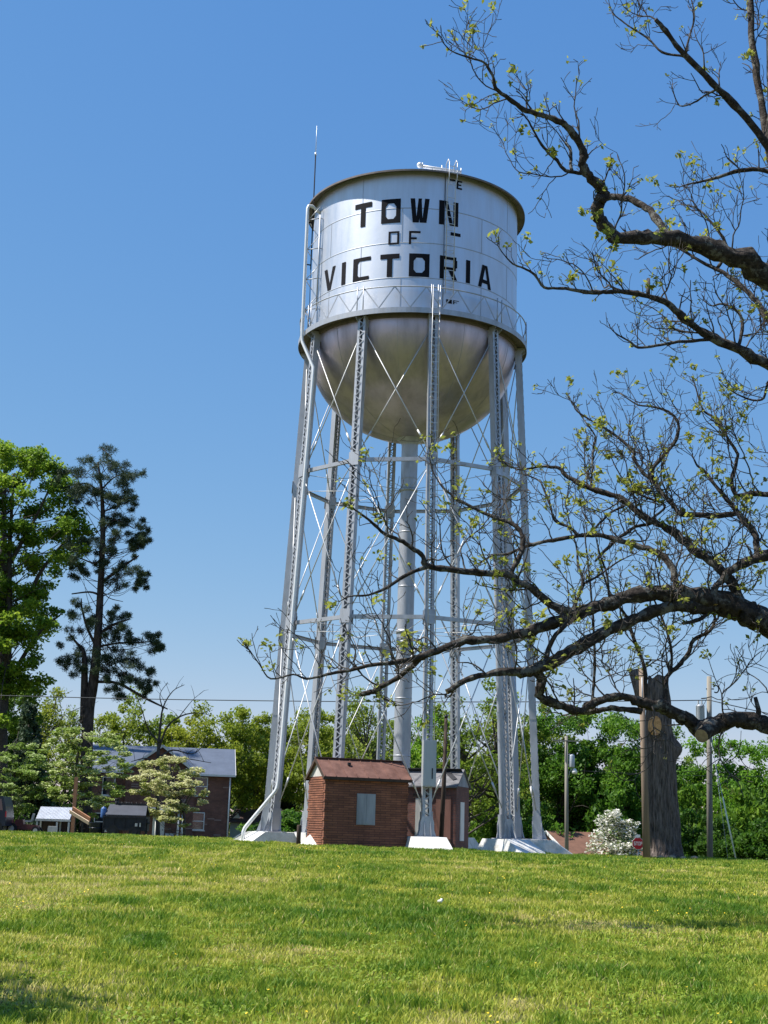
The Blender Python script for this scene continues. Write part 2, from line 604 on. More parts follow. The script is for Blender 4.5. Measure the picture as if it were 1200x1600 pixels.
def smooth_path(pts, sub=4):
    """Catmull-Rom through points with extra columns"""
    P = np.array(pts, dtype=float)
    if len(P) < 3:
        tt = np.linspace(0, 1, sub + 1)[:, None]
        return P[0] * (1 - tt) + P[-1] * tt
    Q = np.vstack([2 * P[0] - P[1], P, 2 * P[-1] - P[-2]])
    out = []
    for i in range(1, len(Q) - 2):
        a, b, c, d = Q[i - 1], Q[i], Q[i + 1], Q[i + 2]
        for t in np.linspace(0, 1, sub, endpoint=False):
            out.append(0.5 * (2 * b + (c - a) * t + (2 * a - 5 * b + 4 * c - d) * t * t + (3 * b - 3 * c + d - a) * t ** 3))
    out.append(P[-1])
    return np.array(out)


# ------------------------------------------------------------------ terrain
PL = np.array([(-60, -0.5), (0, 0.0), (10, 0.16), (20, 0.42), (35, 0.82), (50, 1.06), (60, 1.12), (75, 0.95), (90, 0.78), (116, 0.45), (150, 0.2), (220, 0.0), (400, 0.0), (9000, 0.0)])
PR = np.array([(-60, -0.5), (0, 0.0), (10, 0.14), (20, 0.36), (35, 0.68), (50, 0.86), (58, 0.88), (66, 0.76), (75, 0.42), (88, -0.25), (103, -0.75), (120, -1.0), (220, -0.8), (400, 0.0), (9000, 0.0)])


def _prof(tab, y):
    # smooth interpolation (cosine-eased blend of linear pieces averaged over a window)
    acc = 0
    for o in (-4, -2, 0, 2, 4):
        acc = acc + np.interp(y + o, tab[:, 0], tab[:, 1])
    return acc / 5


def gz(x, y):
    x = np.asarray(x, dtype=float)
    y = np.asarray(y, dtype=float)
    s_ = np.clip((x + 14) / 28, 0, 1)
    s_ = s_ * s_ * (3 - 2 * s_)
    z = _prof(PL, y) * (1 - s_) + _prof(PR, y) * s_
    z = z - 0.65 * np.exp(-(((x + 9) / 5) ** 2 + ((y - 97) / 8) ** 2))
    z = z + 0.03 * np.sin(x * 0.35 + 1.3) * np.sin(y * 0.27) + 0.015 * np.sin(x * 0.9) * np.sin(y * 0.8 + 2)
    return z


def g(x, y):
    return float(gz(x, y))


def axis_vals(lo, hi, step, far):
    a = list(np.arange(lo, hi + 0.01, step))
    d, s_ = hi, step
    while d < far:
        s_ *= 1.35
        d += s_
        a.append(d)
    d, s_ = lo, step
    while d > -far:
        s_ *= 1.35
        d -= s_
        a.insert(0, d)
    return np.array(a)


gx, gy = axis_vals(-60, 60, 1.0, 6000), axis_vals(-10, 150, 1.0, 6000)
GX, GY = np.meshgrid(gx, gy)
V = np.stack([GX, GY, gz(GX, GY)], axis=-1).reshape(-1, 3)
nx, ny = len(gx), len(gy)
ii, jj = np.meshgrid(np.arange(nx - 1), np.arange(ny - 1))
a0 = (jj * nx + ii).ravel()
F = np.stack([a0, a0 + 1, a0 + nx + 1, a0 + nx], axis=1)

m, t, b = newmat('lawn_soil')
tc = N(t, 'ShaderNodeTexCoord')
n1 = N(t, 'ShaderNodeTexNoise', Scale=0.35, Detail=8.0, Roughness=0.65)
n2 = N(t, 'ShaderNodeTexNoise', Scale=9.0, Detail=8.0, Roughness=0.75)
for q in (n1, n2):
    t.links.new(tc.outputs['Object'], q.inputs[0])
c1 = ramp(t, n1.outputs['Fac'], [(0.35, (0.085, 0.105, 0.03)), (0.55, (0.14, 0.145, 0.045)), (0.68, (0.19, 0.17, 0.07))])
c2 = ramp(t, n2.outputs['Fac'], [(0.3, (0.45, 0.45, 0.42)), (0.7, (1.0, 1.0, 1.0))])
mx = N(t, 'ShaderNodeMix', data_type='RGBA', blend_type='MULTIPLY')
mx.inputs[0].default_value = 1.0
t.links.new(c1, mx.inputs[6])
t.links.new(c2, mx.inputs[7])
t.links.new(mx.outputs[2], b.inputs['Base Color'])
b.inputs['Roughness'].default_value = 0.95
b.inputs['Specular IOR Level'].default_value = 0.1
bp = N(t, 'ShaderNodeBump', Strength=0.8, Distance=0.05)
t.links.new(n2.outputs['Fac'], bp.inputs['Height'])
t.links.new(bp.outputs[0], b.inputs['Normal'])
ground = fast_mesh('ground', V, 4, m, faces=F)
ground['kind'] = 'structure'
ground.data.polygons.foreach_set('use_smooth', [True] * len(ground.data.polygons))

# worn path crossing behind the lawn on the left
xs = np.linspace(-70, -9.5, 60)
pv, pf = [], []
for i, x in enumerate(xs):
    yc = 56.5 + 0.03 * (x + 14) + 0.15 * math.sin(x * 0.5)
    for y in (yc - 0.55, yc + 0.55):
        pv.append((x, y, g(x, y) + 0.03))
for i in range(len(xs) - 1):
    pf.append((2 * i, 2 * i + 2, 2 * i + 3, 2 * i + 1))
po = MB().add(pv, pf).build('path', MT['asphalt'])
po['kind'] = 'structure'


# ---- grass blades
def vnoise(x, y, seed, sc_):
    r_ = np.random.default_rng(seed)
    T = r_.random((64, 64))
    u, v = x / sc_, y / sc_
    i, j = np.floor(u).astype(int), np.floor(v).astype(int)
    fu, fv = u - i, v - j
    fu, fv = fu * fu * (3 - 2 * fu), fv * fv * (3 - 2 * fv)
    A = T[i % 64, j % 64]
    B = T[(i + 1) % 64, j % 64]
    D = T[i % 64, (j + 1) % 64]
    E = T[(i + 1) % 64, (j + 1) % 64]
    return (A * (1 - fu) + B * fu) * (1 - fv) + (D * (1 - fu) + E * fu) * fv


def grass_band(y0, y1, dens, wdt, hgt, rng, margin=1.12):
    hw0, hw1 = y0 * 0.285 * margin + 1.5, y1 * 0.285 * margin + 1.5
    area = (hw0 + hw1) * (y1 - y0)
    n = int(area * dens)
    y = rng.random(int(n * 1.6)) * (y1 - y0) + y0
    x = (rng.random(len(y)) * 2 - 1) * hw1
    k = np.abs(x) < (y * 0.285 * margin + 1.5)
    x, y = x[k][:n], y[k][:n]
    # tufts: keep by clumpy noise; long-grass patches and short yellow patches
    patch = 0.36 * vnoise(x, y * 0.55, 3, 2.8) + 0.36 * vnoise(x + 9, y * 0.7, 4, 0.8 + y0 * .012) + 0.28 * vnoise(x, y, 5, 0.26 + y0 * .004)
    tuft = vnoise(x, y, 6, 0.22)
    keep = rng.random(len(x)) < (0.45 + 0.75 * tuft)
    x, y, patch = x[keep], y[keep], patch[keep]
    n = len(x)
    z = gz(x, y) - 0.01
    tall = np.clip((0.60 - patch) * 4, 0, 1)          # low patch value = long green grass
    tf_ = vnoise(x, y, 8, 0.16 + wdt * 6)
    h = hgt * (0.3 + 0.7 * tall + 0.75 * tf_ ** 2 + 0.4 * rng.random(n) ** 2)
    a = rng.random(n) * 2 * PI
    lean = (0.25 + 0.55 * rng.random(n)) * h
    dx, dy = np.cos(a) * lean, np.sin(a) * lean
    wa = rng.random(n) * PI
    wx, wy = np.cos(wa) * wdt * (0.6 + 0.8 * rng.random(n)) / 2, np.sin(wa) * wdt * (0.6 + 0.8 * rng.random(n)) / 2
    p = np.stack([x, y, z], 1)
    b0 = p - np.stack([wx, wy, 0 * wx], 1)
    b1 = p + np.stack([wx, wy, 0 * wx], 1)
    mid = p + np.stack([dx * 0.35, dy * 0.35, h * 0.62], 1)
    m0 = mid - np.stack([wx * .8, wy * .8, 0 * wx], 1)
    m1 = mid + np.stack([wx * .8, wy * .8, 0 * wx], 1)
    tp = p + np.stack([dx, dy, h], 1)
    V = np.stack([b0, b1, m1, m0, tp], 1).reshape(-1, 3)
    o = (np.arange(n) * 5)[:, None]
    tri = np.concatenate([o + np.array([[0, 1, 2]]), o + np.array([[0, 2, 3]]), o + np.array([[3, 2, 4]])], 1).reshape(-1, 3)
    tint = np.clip(patch * 1.75 - 0.43 + (vnoise(x + 3, y, 12, 0.2 + wdt * 6) - .5) * .5 + rng.normal(size=n) * 0.14, 0, 1)
    # straw-coloured blades
    straw = rng.random(n) < (0.02 + 0.05 * np.clip((patch - 0.5) * 4, 0, 1))
    tint[straw] = 1.0
    return V, tri, np.repeat(tint, 3)


MT['grass'] = leafmat('grass_blades', [(0.0, (0.10, 0.215, 0.016)), (0.35, (0.24, 0.335, 0.03)), (0.65, (0.45, 0.475, 0.06)), (0.92, (0.60, 0.58, 0.11)), (1.0, (0.68, 0.58, 0.23))], 0.36, False)
gV, gF, gT, off = [], [], [], 0
for y0, y1, dens, wd, hg in ((7.5, 12, 2000, .0105, .08), (12, 18, 1500, .0125, .085), (18, 27, 900, .015, .095), (27, 40, 480, .021, .10), (40, 61, 240, .03, .10), (61, 76, 60, .045, .10)):
    V, F, T = grass_band(y0, y1, dens, wd, hg, RNG)
    gV.append(V)
    gF.append(F + off)
    gT.append(T)
    off += len(V)
grass = fast_mesh('grass', np.concatenate(gV), 3, MT['grass'], np.concatenate(gT), faces=np.concatenate(gF))
grass['kind'] = 'stuff'
grass['label'] = 'patchy green and yellow grass covering the rising lawn'
grass['category'] = 'grass'

# low clover leaves between the blades
cy = 7.6 + 16 * RNG.random(42000) ** 1.2
cx = (RNG.random(42000) * 2 - 1) * (cy * .31 + .8)
kp = vnoise(cx, cy * .7, 15, 1.1) * .6 + vnoise(cx, cy, 16, .3) * .4 > .52
cx, cy = cx[kp], cy[kp]
P = np.stack([cx, cy, gz(cx, cy) + .02 + .05 * RNG.random(len(cx))], 1)
clv = fast_mesh('clover', leaf_quads(P, .026 + .012 * RNG.random(len(P)), RNG, 1.0, 1.1), 4, MT['grass'], np.clip(.18 + .25 * RNG.random(len(P)), 0, 1))
tag(clv, 'low clover leaves growing between the grass blades', 'clover', kind='stuff')

# buttercups in the grass
cl = []
for k in range(70):
    y = 9 + 46 * random.random() ** 1.3
    x = (random.random() * 2 - 1) * y * 0.29
    for q in range(random.randint(2, 14)):
        cl.append((x + random.gauss(0, 0.35), y + random.gauss(0, 0.5), random.random()))
cl = np.array(cl)
P = np.stack([cl[:, 0], cl[:, 1], gz(cl[:, 0], cl[:, 1]) + 0.06 + 0.05 * cl[:, 2]], 1)
V = leaf_quads(P, np.full(len(P), 0.024) * (0.8 + P[:, 1] / 45), RNG, 1.2, 1.0)
bc = fast_mesh('buttercups', V, 4, MT['buttercup'])
tag(bc, 'tiny yellow flowers scattered through the lawn grass', 'flowers', kind='stuff')

pp = at(687, 1409, 23.5)
mbp = MB()
mbp.ball((0, 0, 0.05), 0.045, 6, 0, 0.7)
mbp.ball((0.03, 0.02, 0.075), 0.028, 5)
o = mbp.build('paper_scrap', MT['paper'])
o.location = (pp.x, pp.y, g(pp.x, pp.y))
tag(o, 'small crumpled white scrap lying on the open lawn', 'litter')

# ------------------------------------------------------------------ WATER TOWER
TD = 60.0
TX = xat(624.5, TD, 1312)
TG = g(TX, TD) + 0.0
tower = thing('water_tower', 'tall silver water tower on ten latticed legs lettered TOWN OF VICTORIA', 'water tower', (TX, TD, TG))
PHI0 = 9.0
Z_S1, Z_S2, Z_DK = zat(963, TD - 5.3, 655) - TG, zat(716, TD - 4.95, 655) - TG, zat(482, TD - 5.1, 640) - TG
Z_TOP = zat(266, TD - 4.95, 648) - TG
R_TK, R_DK, R_RF = 4.64, 5.10, 4.97
R_B, R_T, Z_B, Z_T = 5.70, 4.74, 0.56, Z_DK - 0.12


def rad(phi):
    a = R(phi)
    return Vector((math.sin(a), -math.cos(a), 0))


def tan_(phi):
    a = R(phi)
    return Vector((math.cos(a), math.sin(a), 0))


def legp(phi, z):
    k = (z - Z_B) / (Z_T - Z_B)
    return rad(phi) * (R_B + (R_T - R_B) * k) + Vector((0, 0, z))


PHIS = [PHI0 + 36 * i for i in range(10)]
for phi in PHIS:
    rv, tv = rad(phi), tan_(phi)
    p0, p1 = legp(phi, Z_B), legp(phi, Z_T)
    u = (p1 - p0).normalized()
    rr = (rv - u * rv.dot(u)).normalized()
    mb = MB()
    HW, HD = 0.172, 0.138
    for sgn in (-1, 1):
        mb.bar(p0 + tv * sgn * HW, p1 + tv * sgn * HW, HD * 2, 0.016, rr)
        for q in (-1, 1):
            mb.bar(p0 + tv * sgn * (HW - 0.054) + rr * q * (HD - 0.009), p1 + tv * sgn * (HW - 0.054) + rr * q * (HD - 0.009), 0.092, 0.016, tv)
    leg = mb.build('leg', MT['steel'], tower)
    L = (p1 - p0).length
    n = int(L / 0.185)
    for q in (-1, 1):
        lc = MB()
        for i in range(n):
            s0, s1 = L * i / n, L * (i + 1) / n
            e = 1 if i % 2 == 0 else -1
            lc.bar(p0 + u * s0 + tv * e * 0.125 + rr * q * (HD + 0.008 + 0.006 * (i % 2)), p0 + u * s1 - tv * e * 0.125 + rr * q * (HD + 0.008 + 0.006 * (i % 2)), 0.036, 0.008, tv)
        lc.build('lacing', MT['steel'], leg)
    for z in (Z_S1, Z_S2):
        c = legp(phi, z)
        for q in (-1, 1):
            gp = MB()
            gp.bar(c - u * 0.28 + rr * q * (HD + 0.022), c + u * 0.28 + rr * q * (HD + 0.022), 0.44, 0.014, tv)
            gp.build('gusset_plate', MT['steel'], leg)
    # splice plates half-way up each panel
    for z in ((Z_B + Z_S1) / 2 + 1.0,):
        c = legp(phi, z)
        for sgn in (-1, 1):
            gp = MB()
            gp.bar(c - u * 0.35 + tv * sgn * (HW + 0.014), c + u * 0.35 + tv * sgn * (HW + 0.014), 0.26, 0.014, rr)
            gp.build('gusset_plate', MT['steel'], leg)
    sh = MB()
    prof = [(-0.34, 0), (0.34, 0), (0.27, 0.22), (0.26, 0.5), (0.19, 0.72), (-0.19, 0.72), (-0.26, 0.5), (-0.27, 0.22)]
    for q in (-1, 1):
        sh.prism(prof, p0 + rr * (q * 0.185 - 0.008), tv, u, rr * 0.016)
    prof2 = [(-0.18, 0), (0.18, 0), (0.18, 0.9), (-0.18, 0.9)]
    for sgn in (-1, 1):
        sh.prism(prof2, p0 + tv * (sgn * 0.21 - 0.008), rr, u, tv * 0.016)
        sh.prism([(0, 0), (0.18, 0), (0, 0.55)], p0 + rr * 0.195 + tv * (sgn * 0.12), rr, u, tv * 0.014)
    sh.prism([(-0.42, -0.36), (0.42, -0.36), (0.42, 0.4), (-0.42, 0.4)], p0 - Vector((0, 0, 0.03)), tv, rv, Vector((0, 0, 0.03)))
    sh.build('base_shoe', MT['steel'], leg)
    # head bracket under the balcony
    hb = MB()
    hb.prism([(-0.3, 0), (0.42, 0.5), (0.42, 0.62), (-0.3, 0.62)], p1 - rr * 0.1 - Vector((0, 0, 0.6)) - tv * 0.2, rv, Vector((0, 0, 1)), tv * 0.016)
    hb.prism([(-0.3, 0), (0.42, 0.5), (0.42, 0.62), (-0.3, 0.62)], p1 - rr * 0.1 - Vector((0, 0, 0.6)) + tv * 0.184, rv, Vector((0, 0, 1)), tv * 0.016)
    hb.build('head_bracket', MT['steel'], leg)
    # footing pier
    ft = MB()
    c = rad(phi) * R_B
    gzl = g(TX + c.x, TD + c.y) - TG
    zb, zt = min(gzl, 0) - 0.35, Z_B - 0.03
    top = [(-0.66, -0.62), (0.66, -0.62), (0.66, 0.62), (-0.66, 0.62)]
    bot = [(-0.9, -1.0), (0.9, -1.0), (0.9, 2.0), (-0.9, 2.0)]
    kk = (zt + 0.02 - zb) / (zt + 0.02)
    bot = [(a_ + (b_ - a_) * kk if False else b_, d_) for (a_, c_), (b_, d_) in zip(top, bot)]
    vs = [c + tv * a_ + rv * b_ + Vector((0, 0, zb)) for a_, b_ in bot] + [c + tv * a_ + rv * b_ + Vector((0, 0, zt)) for a_, b_ in top]
    ft.add(vs, [(3, 2, 1, 0), (4, 5, 6, 7), (0, 1, 5, 4), (1, 2, 6, 5), (2, 3, 7, 6), (3, 0, 4, 7)])
    ft.build('footing', MT['concrete'], tower)

# struts, cross rods, tie rods
for z in (Z_S1, Z_S2):
    for i in range(10):
        a_, b_ = legp(PHIS[i], z), legp(PHIS[(i + 1) % 10], z)
        d = (b_ - a_).normalized()
        st = MB()
        st.bar(a_ + d * 0.21, b_ - d * 0.21, 0.16, 0.014)
        side = d.cross(Vector((0, 0, 1)))
        for q in (-1, 1):
            st.bar(a_ + d * 0.23 + Vector((0, 0, q * 0.073)) - side * 0.05, b_ - d * 0.23 + Vector((0, 0, q * 0.073)) - side * 0.05, 0.085, 0.014, side)
        st.build('strut', MT['steel'], tower)
lv = [Z_B + 0.75, Z_S1, Z_S2, Z_T - 0.3]
for k in range(3):
    for i in range(10):
        for e in (0, 1):
            pa, pb = (PHIS[i], PHIS[(i + 1) % 10]) if e == 0 else (PHIS[(i + 1) % 10], PHIS[i])
            off_ = 0.045 if e else -0.045
            a_ = legp(pa, lv[k] + (0.12 if k else 0)) + rad(pa) * off_
            b_ = legp(pb, lv[k + 1] - 0.15) + rad(pb) * off_
            d = (b_ - a_).normalized()
            a_, b_ = a_ + d * 0.2, b_ - d * 0.2
            mbr = MB()
            mbr.tube([a_, b_], 0.024, 6)
            q = a_ + (b_ - a_) * 0.14
            mbr.tube([q - d * 0.2, q + d * 0.2], 0.042, 6)
            mbr.build('brace_rod', MT['rod'], tower)
for z in (Z_S1 + 0.1, Z_S2 - 0.15):
    for i in range(10):
        MB().tube([rad(PHIS[i]) * 0.38 + Vector((0, 0, z)), legp(PHIS[i], z) - rad(PHIS[i]) * 0.17], 0.013, 5).build('tie_rod', MT['rod'], tower)

# riser
rs = MB()
z_bowl = Z_DK - 4.22
rs.lathe([(0.36, -0.3), (0.36, z_bowl + 0.3)], 32)
for z in np.arange(1.4, z_bowl, 2.4):
    rs.lathe([(0.36, z - 0.03), (0.366, z - 0.028), (0.366, z + 0.028), (0.36, z + 0.03)], 32)
for z in (Z_S1 + 0.1, Z_S2 - 0.15):
    rs.lathe([(0.361, z - 0.08), (0.385, z - 0.08), (0.385, z + 0.08), (0.361, z + 0.08)], 32)
rs.lathe([(0.36, z_bowl - 0.25), (0.40, z_bowl - 0.12), (0.62, z_bowl + 0.05)], 32)
rs.build('riser_pipe', MT['steel'], tower)

# bowl
bw = MB()
prof = []
for i in range(25):
    a_ = PI / 2 * i / 24
    prof.append((max(0.01, R_TK * math.sin(a_)), Z_DK - 4.22 * math.cos(a_)))
bw.lathe(prof, 120)
# meridian laps
for k in range(10):
    ph = PHI0 + 18 + 36 * k
    pts = [rad(ph) * (R_TK * math.sin(PI / 2 * i / 24) + 0.004) + Vector((0, 0, Z_DK - 4.224 * math.cos(PI / 2 * i / 24))) for i in range(2, 25)]
    bw.tube(pts, 0.007, 4, 1)
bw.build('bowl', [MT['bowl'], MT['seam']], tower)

# cylindrical shell with lap seams
sh = MB()
sh.lathe([(R_TK, Z_DK - 0.02), (R_TK, Z_TOP + 0.12)], 160)
NC = 4
hc = (Z_TOP - Z_DK) / NC
for i in range(1, NC):
    z = Z_DK + hc * i
    sh.lathe([(R_TK + 0.0005, z - 0.028), (R_TK + 0.008, z - 0.026), (R_TK + 0.008, z + 0.004), (R_TK + 0.0005, z + 0.006)], 160, 1)
for i in range(NC):
    for k in range(8):
        ph = -8 + 45 * k + (22.5 if i % 2 else 0)
        p = rad(ph) * (R_TK + 0.003)
        sh.bar(p + Vector((0, 0, Z_DK + hc * i + 0.01)), p + Vector((0, 0, Z_DK + hc * (i + 1) - 0.03)), 0.026, 0.008, tan_(ph), 1)
sh.build('tank_shell', [MT['tank'], MT['seam']], tower)

# roof
rf = MB()
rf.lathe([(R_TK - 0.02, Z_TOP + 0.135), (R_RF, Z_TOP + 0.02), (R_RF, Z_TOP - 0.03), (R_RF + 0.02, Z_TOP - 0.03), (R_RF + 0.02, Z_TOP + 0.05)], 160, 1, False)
rf.lathe([(R_RF + 0.02, Z_TOP + 0.05), (3.6, Z_TOP + 0.42), (1.8, Z_TOP + 0.8), (0.02, Z_TOP + 0.98)], 120, 0)
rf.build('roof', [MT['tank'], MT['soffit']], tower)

# vent ladder and ball on the roof
rl = MB()
for dz in (0.0,):
    a_ = rad(2) * 4.55 + Vector((0, 0, Z_TOP + 0.40))
    b_ = rad(24) * 4.5 + Vector((0, 0, Z_TOP + 0.42))
    rl.tube([a_, b_], 0.055, 8)
    rl.tube([a_ + Vector((0, 0.3, 0.1)), b_ + Vector((0, 0.3, 0.1))], 0.04, 8)
    for k in range(5):
        q = a_ + (b_ - a_) * (k / 4)
        rl.tube([q - Vector((0, 0, 0.3)), q + Vector((0, 0, 0.16 if k % 2 == 0 else 0.05))], 0.022, 6)
rl.ball(rad(0.5) * 4.55 + Vector((0, 0, Z_TOP + 0.44)), 0.13, 8)
rl.build('roof_rail', MT['pipe'], tower)

# balcony
dk = MB()
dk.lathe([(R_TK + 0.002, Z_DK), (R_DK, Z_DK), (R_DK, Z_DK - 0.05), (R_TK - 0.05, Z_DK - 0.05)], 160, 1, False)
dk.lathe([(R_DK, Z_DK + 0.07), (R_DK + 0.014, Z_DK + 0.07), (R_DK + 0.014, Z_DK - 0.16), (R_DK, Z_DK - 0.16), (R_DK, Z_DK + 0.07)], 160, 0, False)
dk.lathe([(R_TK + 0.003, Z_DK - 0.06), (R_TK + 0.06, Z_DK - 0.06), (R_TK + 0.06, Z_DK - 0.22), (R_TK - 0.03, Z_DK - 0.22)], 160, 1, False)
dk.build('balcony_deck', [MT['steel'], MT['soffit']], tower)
rl = MB()
RR_ = R_DK - 0.03
H_R = 1.0


def ring(mb_, r_, z, rad_, n=120, k=6):
    pts = [rad(360 * i / n) * r_ + Vector((0, 0, z)) for i in range(n + 1)]
    mb_.tube(pts, rad_, k, cap=False)


ring(rl, RR_, Z_DK + H_R, 0.026)
NZ = 24
for i in range(NZ):
    a0_, a1_, a2_ = PHI0 + 360 * i / NZ + 3.5, PHI0 + 360 * (i + .5) / NZ + 3.5, PHI0 + 360 * (i + 1) / NZ + 3.5
    A, B, D = rad(a0_) * RR_ + Vector((0, 0, Z_DK + 0.08)), rad(a1_) * RR_ + Vector((0, 0, Z_DK + H_R)), rad(a2_) * RR_ + Vector((0, 0, Z_DK + 0.08))
    rl.bar(A, B, 0.05, 0.014, tan_(a1_))
    rl.bar(B, D, 0.05, 0.014, tan_(a1_))
for phi in PHIS:
    for o_ in (-1.6, 1.6):
        p = rad(phi + o_) * (RR_ + 0.02)
        rl.tube([p + Vector((0, 0, Z_DK)), p + Vector((0, 0, Z_DK + H_R + 0.12))], 0.022, 6)
rl.build('railing', MT['steel'], tower)


# ladders
def ladder(mb_, pts, side, w_, r_, step):
    for q in (-1, 1):
        mb_.tube([p + side * q * w_ / 2 for p in pts], r_, 6)
    for a_, b_ in zip(pts[:-1], pts[1:]):
        L_ = (b_ - a_).length
        for k in range(int(L_ / step)):
            c = a_ + (b_ - a_) * ((k + .5) * step / L_)
            mb_.bar(c - side * w_ / 2, c + side * w_ / 2, 0.022, 0.022)


ll = MB()
tv, rv = tan_(PHI0), rad(PHI0)
pts = [legp(PHI0, 3.2) + rv * 0.33 + tv * 0.05, legp(PHI0, Z_T - 1.6) + rv * 0.33 + tv * 0.05, Vector((0, 0, Z_DK + 1.05)) + rv * (R_DK + 0.12) + tv * 0.05]
ladder(ll, pts, tv, 0.30, 0.014, 0.33)
for z in np.arange(3.6, Z_T - 1, 2.4):
    for q in (-1, 1):
        ll.bar(legp(PHI0, z) + rv * 0.15 + tv * (0.05 + q * 0.16), legp(PHI0, z) + rv * 0.33 + tv * (0.05 + q * 0.16), 0.03, 0.012)
ll.build('leg_ladder', MT['rod'], tower)
tl = MB()
ph = 17.0
tv, rv = tan_(ph), rad(ph)
ladder(tl, [rv * (R_TK + 0.16) + Vector((0, 0, Z_DK + 0.9)), rv * (R_TK + 0.16) + Vector((0, 0, Z_TOP - 0.6)), rv * (R_RF + 0.06) + Vector((0, 0, Z_TOP - 0.15)), rv * (R_RF + 0.05) + Vector((0, 0, Z_TOP + 0.5))], tv, 0.36, 0.018, 0.3)
for q in (-1, 1):
    tl.tube([rv * (R_RF + 0.05) + tv * q * .18 + Vector((0, 0, Z_TOP + 0.5)), rv * (R_RF - .1) + tv * q * .18 + Vector((0, 0, Z_TOP + 0.68)), rv * (R_RF - .35) + tv * q * .18 + Vector((0, 0, Z_TOP + 0.55)), rv * (R_RF - .4) + tv * q * .18 + Vector((0, 0, Z_TOP + 0.1))], 0.02, 6)
for z in np.arange(Z_DK + 1.3, Z_TOP - .6, 1.5):
    for q in (-1, 1):
        tl.bar(rv * (R_TK + 0.005) + tv * q * .18 + Vector((0, 0, z)), rv * (R_TK + 0.16) + tv * q * .18 + Vector((0, 0, z)), 0.03, 0.012)
tl.build('tank_ladder', MT['rod'], tower)
cb = MB()
rv = rad(14.2)
cb.tube([rv * (R_TK + 0.03) + Vector((0, 0, Z_DK + 0.1)), rv * (R_TK + 0.035) + Vector((0, 0, Z_DK + 3)), rv * (R_TK + 0.03) + Vector((0, 0, Z_TOP + 0.05))], 0.012, 5)
cb.build('cable', MT['wire'], tower)

# overflow pipe down the left side and leg
PH_P = -68.0
rv = rad(PH_P)
R_P = R_DK + 0.12
PHA = PHIS[8]          # the leg at -63 degrees
ofp = MB()
tvA, rvA = tan_(PHA), rad(PHA)
zt = Z_TOP - 0.35
pp_ = [rv * (R_TK - 0.02) + Vector((0, 0, zt - 0.25)), rv * (R_P - .18) + Vector((0, 0, zt)), rv * (R_P - .05) + Vector((0, 0, zt - 0.02)), rv * R_P + Vector((0, 0, zt - 0.16)), rv * R_P + Vector((0, 0, zt - 0.5)), rv * R_P + Vector((0, 0, Z_DK - 0.2)), rv * (R_P - .02) + Vector((0, 0, Z_DK - 0.45))]
pp_ += [legp(PHA, Z_T - 1.7) + tvA * 0.32 + rvA * 0.12, legp(PHA, Z_T - 2.4) + tvA * 0.32 + rvA * 0.1]
pp_ += [legp(PHA, z) + tvA * 0.32 + rvA * 0.1 for z in (12, 8, 3.2, 2.5)]
e1 = legp(PHA, 2.25) + tvA * 0.3 + rvA * 0.12
e2 = rad(-66) * (R_B + 1.08) + Vector((0, 0, 0.66))
pp_ += [e1, e1 + (e2 - e1) * 0.06 - Vector((0, 0, 0.05)), e2 + (e1 - e2) * 0.06, e2, e2 + Vector((-0.05, -0.02, -0.14)), e2 + Vector((-0.06, -0.02, -0.7))]
ofp.tube(pp_, 0.075, 12)
ofp.build('overflow_pipe', MT['pipe'], tower)
br = MB()
rv2 = rad(-63)
br.tube([rv2 * (R_TK + .14) + Vector((0, 0, Z_DK + .9)), rv2 * (R_TK + .14) + Vector((0, 0, zt - 0.55))], 0.03, 6)
zz = list(np.linspace(Z_DK + 1.0, zt - 0.7, 4))
for i, z in enumerate(zz):
    a_, b_ = rv * (R_P - .05) + Vector((0, 0, z)), rv2 * (R_TK + .14) + Vector((0, 0, z))
    br.tube([a_, b_], 0.022, 6)
    br.tube([a_, rv2 * (R_TK + .14) + Vector((0, 0, z + .55))], 0.018, 6)
    br.tube([b_, rv2 * (R_TK + .01) + Vector((0, 0, z))], 0.018, 6)
    br.tube([a_, rad(-80) * (R_TK + .01) + Vector((0, 0, z))], 0.018, 6)
br.build('pipe_bracket', MT['steel'], tower)

# aerial
an = MB()
rv = rad(PH_P)
q = rv * (R_P - 0.26)
zt2 = zat(250, TD - 1.4, 490) - TG
zt3 = zat(204, TD - 1.4, 491) - TG
an.tube([q + Vector((0, 0, zt - 3.0)), q + Vector((0, 0, zt2))], 0.028, 6, 0)
an.tube([q + Vector((0, 0, zt2)), q + Vector((0, 0, zt2 + .12))], 0.05, 6, 1)
an.tube([q + Vector((0, 0, zt2 + .12)), q + Vector((0, 0, zt3))], [0.018, 0.010], 6, 1)
an.tube([q + Vector((0, 0, zt - 3.0)), q - rv * .02 + Vector((0, 0, Z_DK + .2))], 0.014, 5, 0)
for z in (zt - 2.8, zt - 0.8):
    an.bar(q + Vector((0, 0, z)), rv * R_P + Vector((0, 0, z)), 0.05, 0.03)
an.build('aerial', [MT['black'], MT['pipe']], tower)

# control cabinet on the front leg
z0, z1 = zat(1229, TD - 5.7, 660) - TG, zat(1157, TD - 5.7, 660) - TG
cbx = MB()
c = legp(PHI0, (z0 + z1) / 2) + rad(PHI0) * 0.36
cbx.box((c.x, c.y, c.z), (0.5, 0.36, z1 - z0), R(PHI0))
c2 = c + rad(PHI0) * 0.185
cbx.box((c2.x, c2.y, c2.z), (0.46, 0.012, z1 - z0 - .06), R(PHI0))
cab = cbx.build('control_cabinet', MT['cabinet'], tower)
hd = MB()
c3 = c2 + rad(PHI0) * 0.02 + tan_(PHI0) * 0.1 - Vector((0, 0, (z1 - z0) * 0.22))
hd.box((c3.x, c3.y, c3.z), (0.03, 0.03, 0.4), R(PHI0))
hd.build('handle', MT['black'], cab)


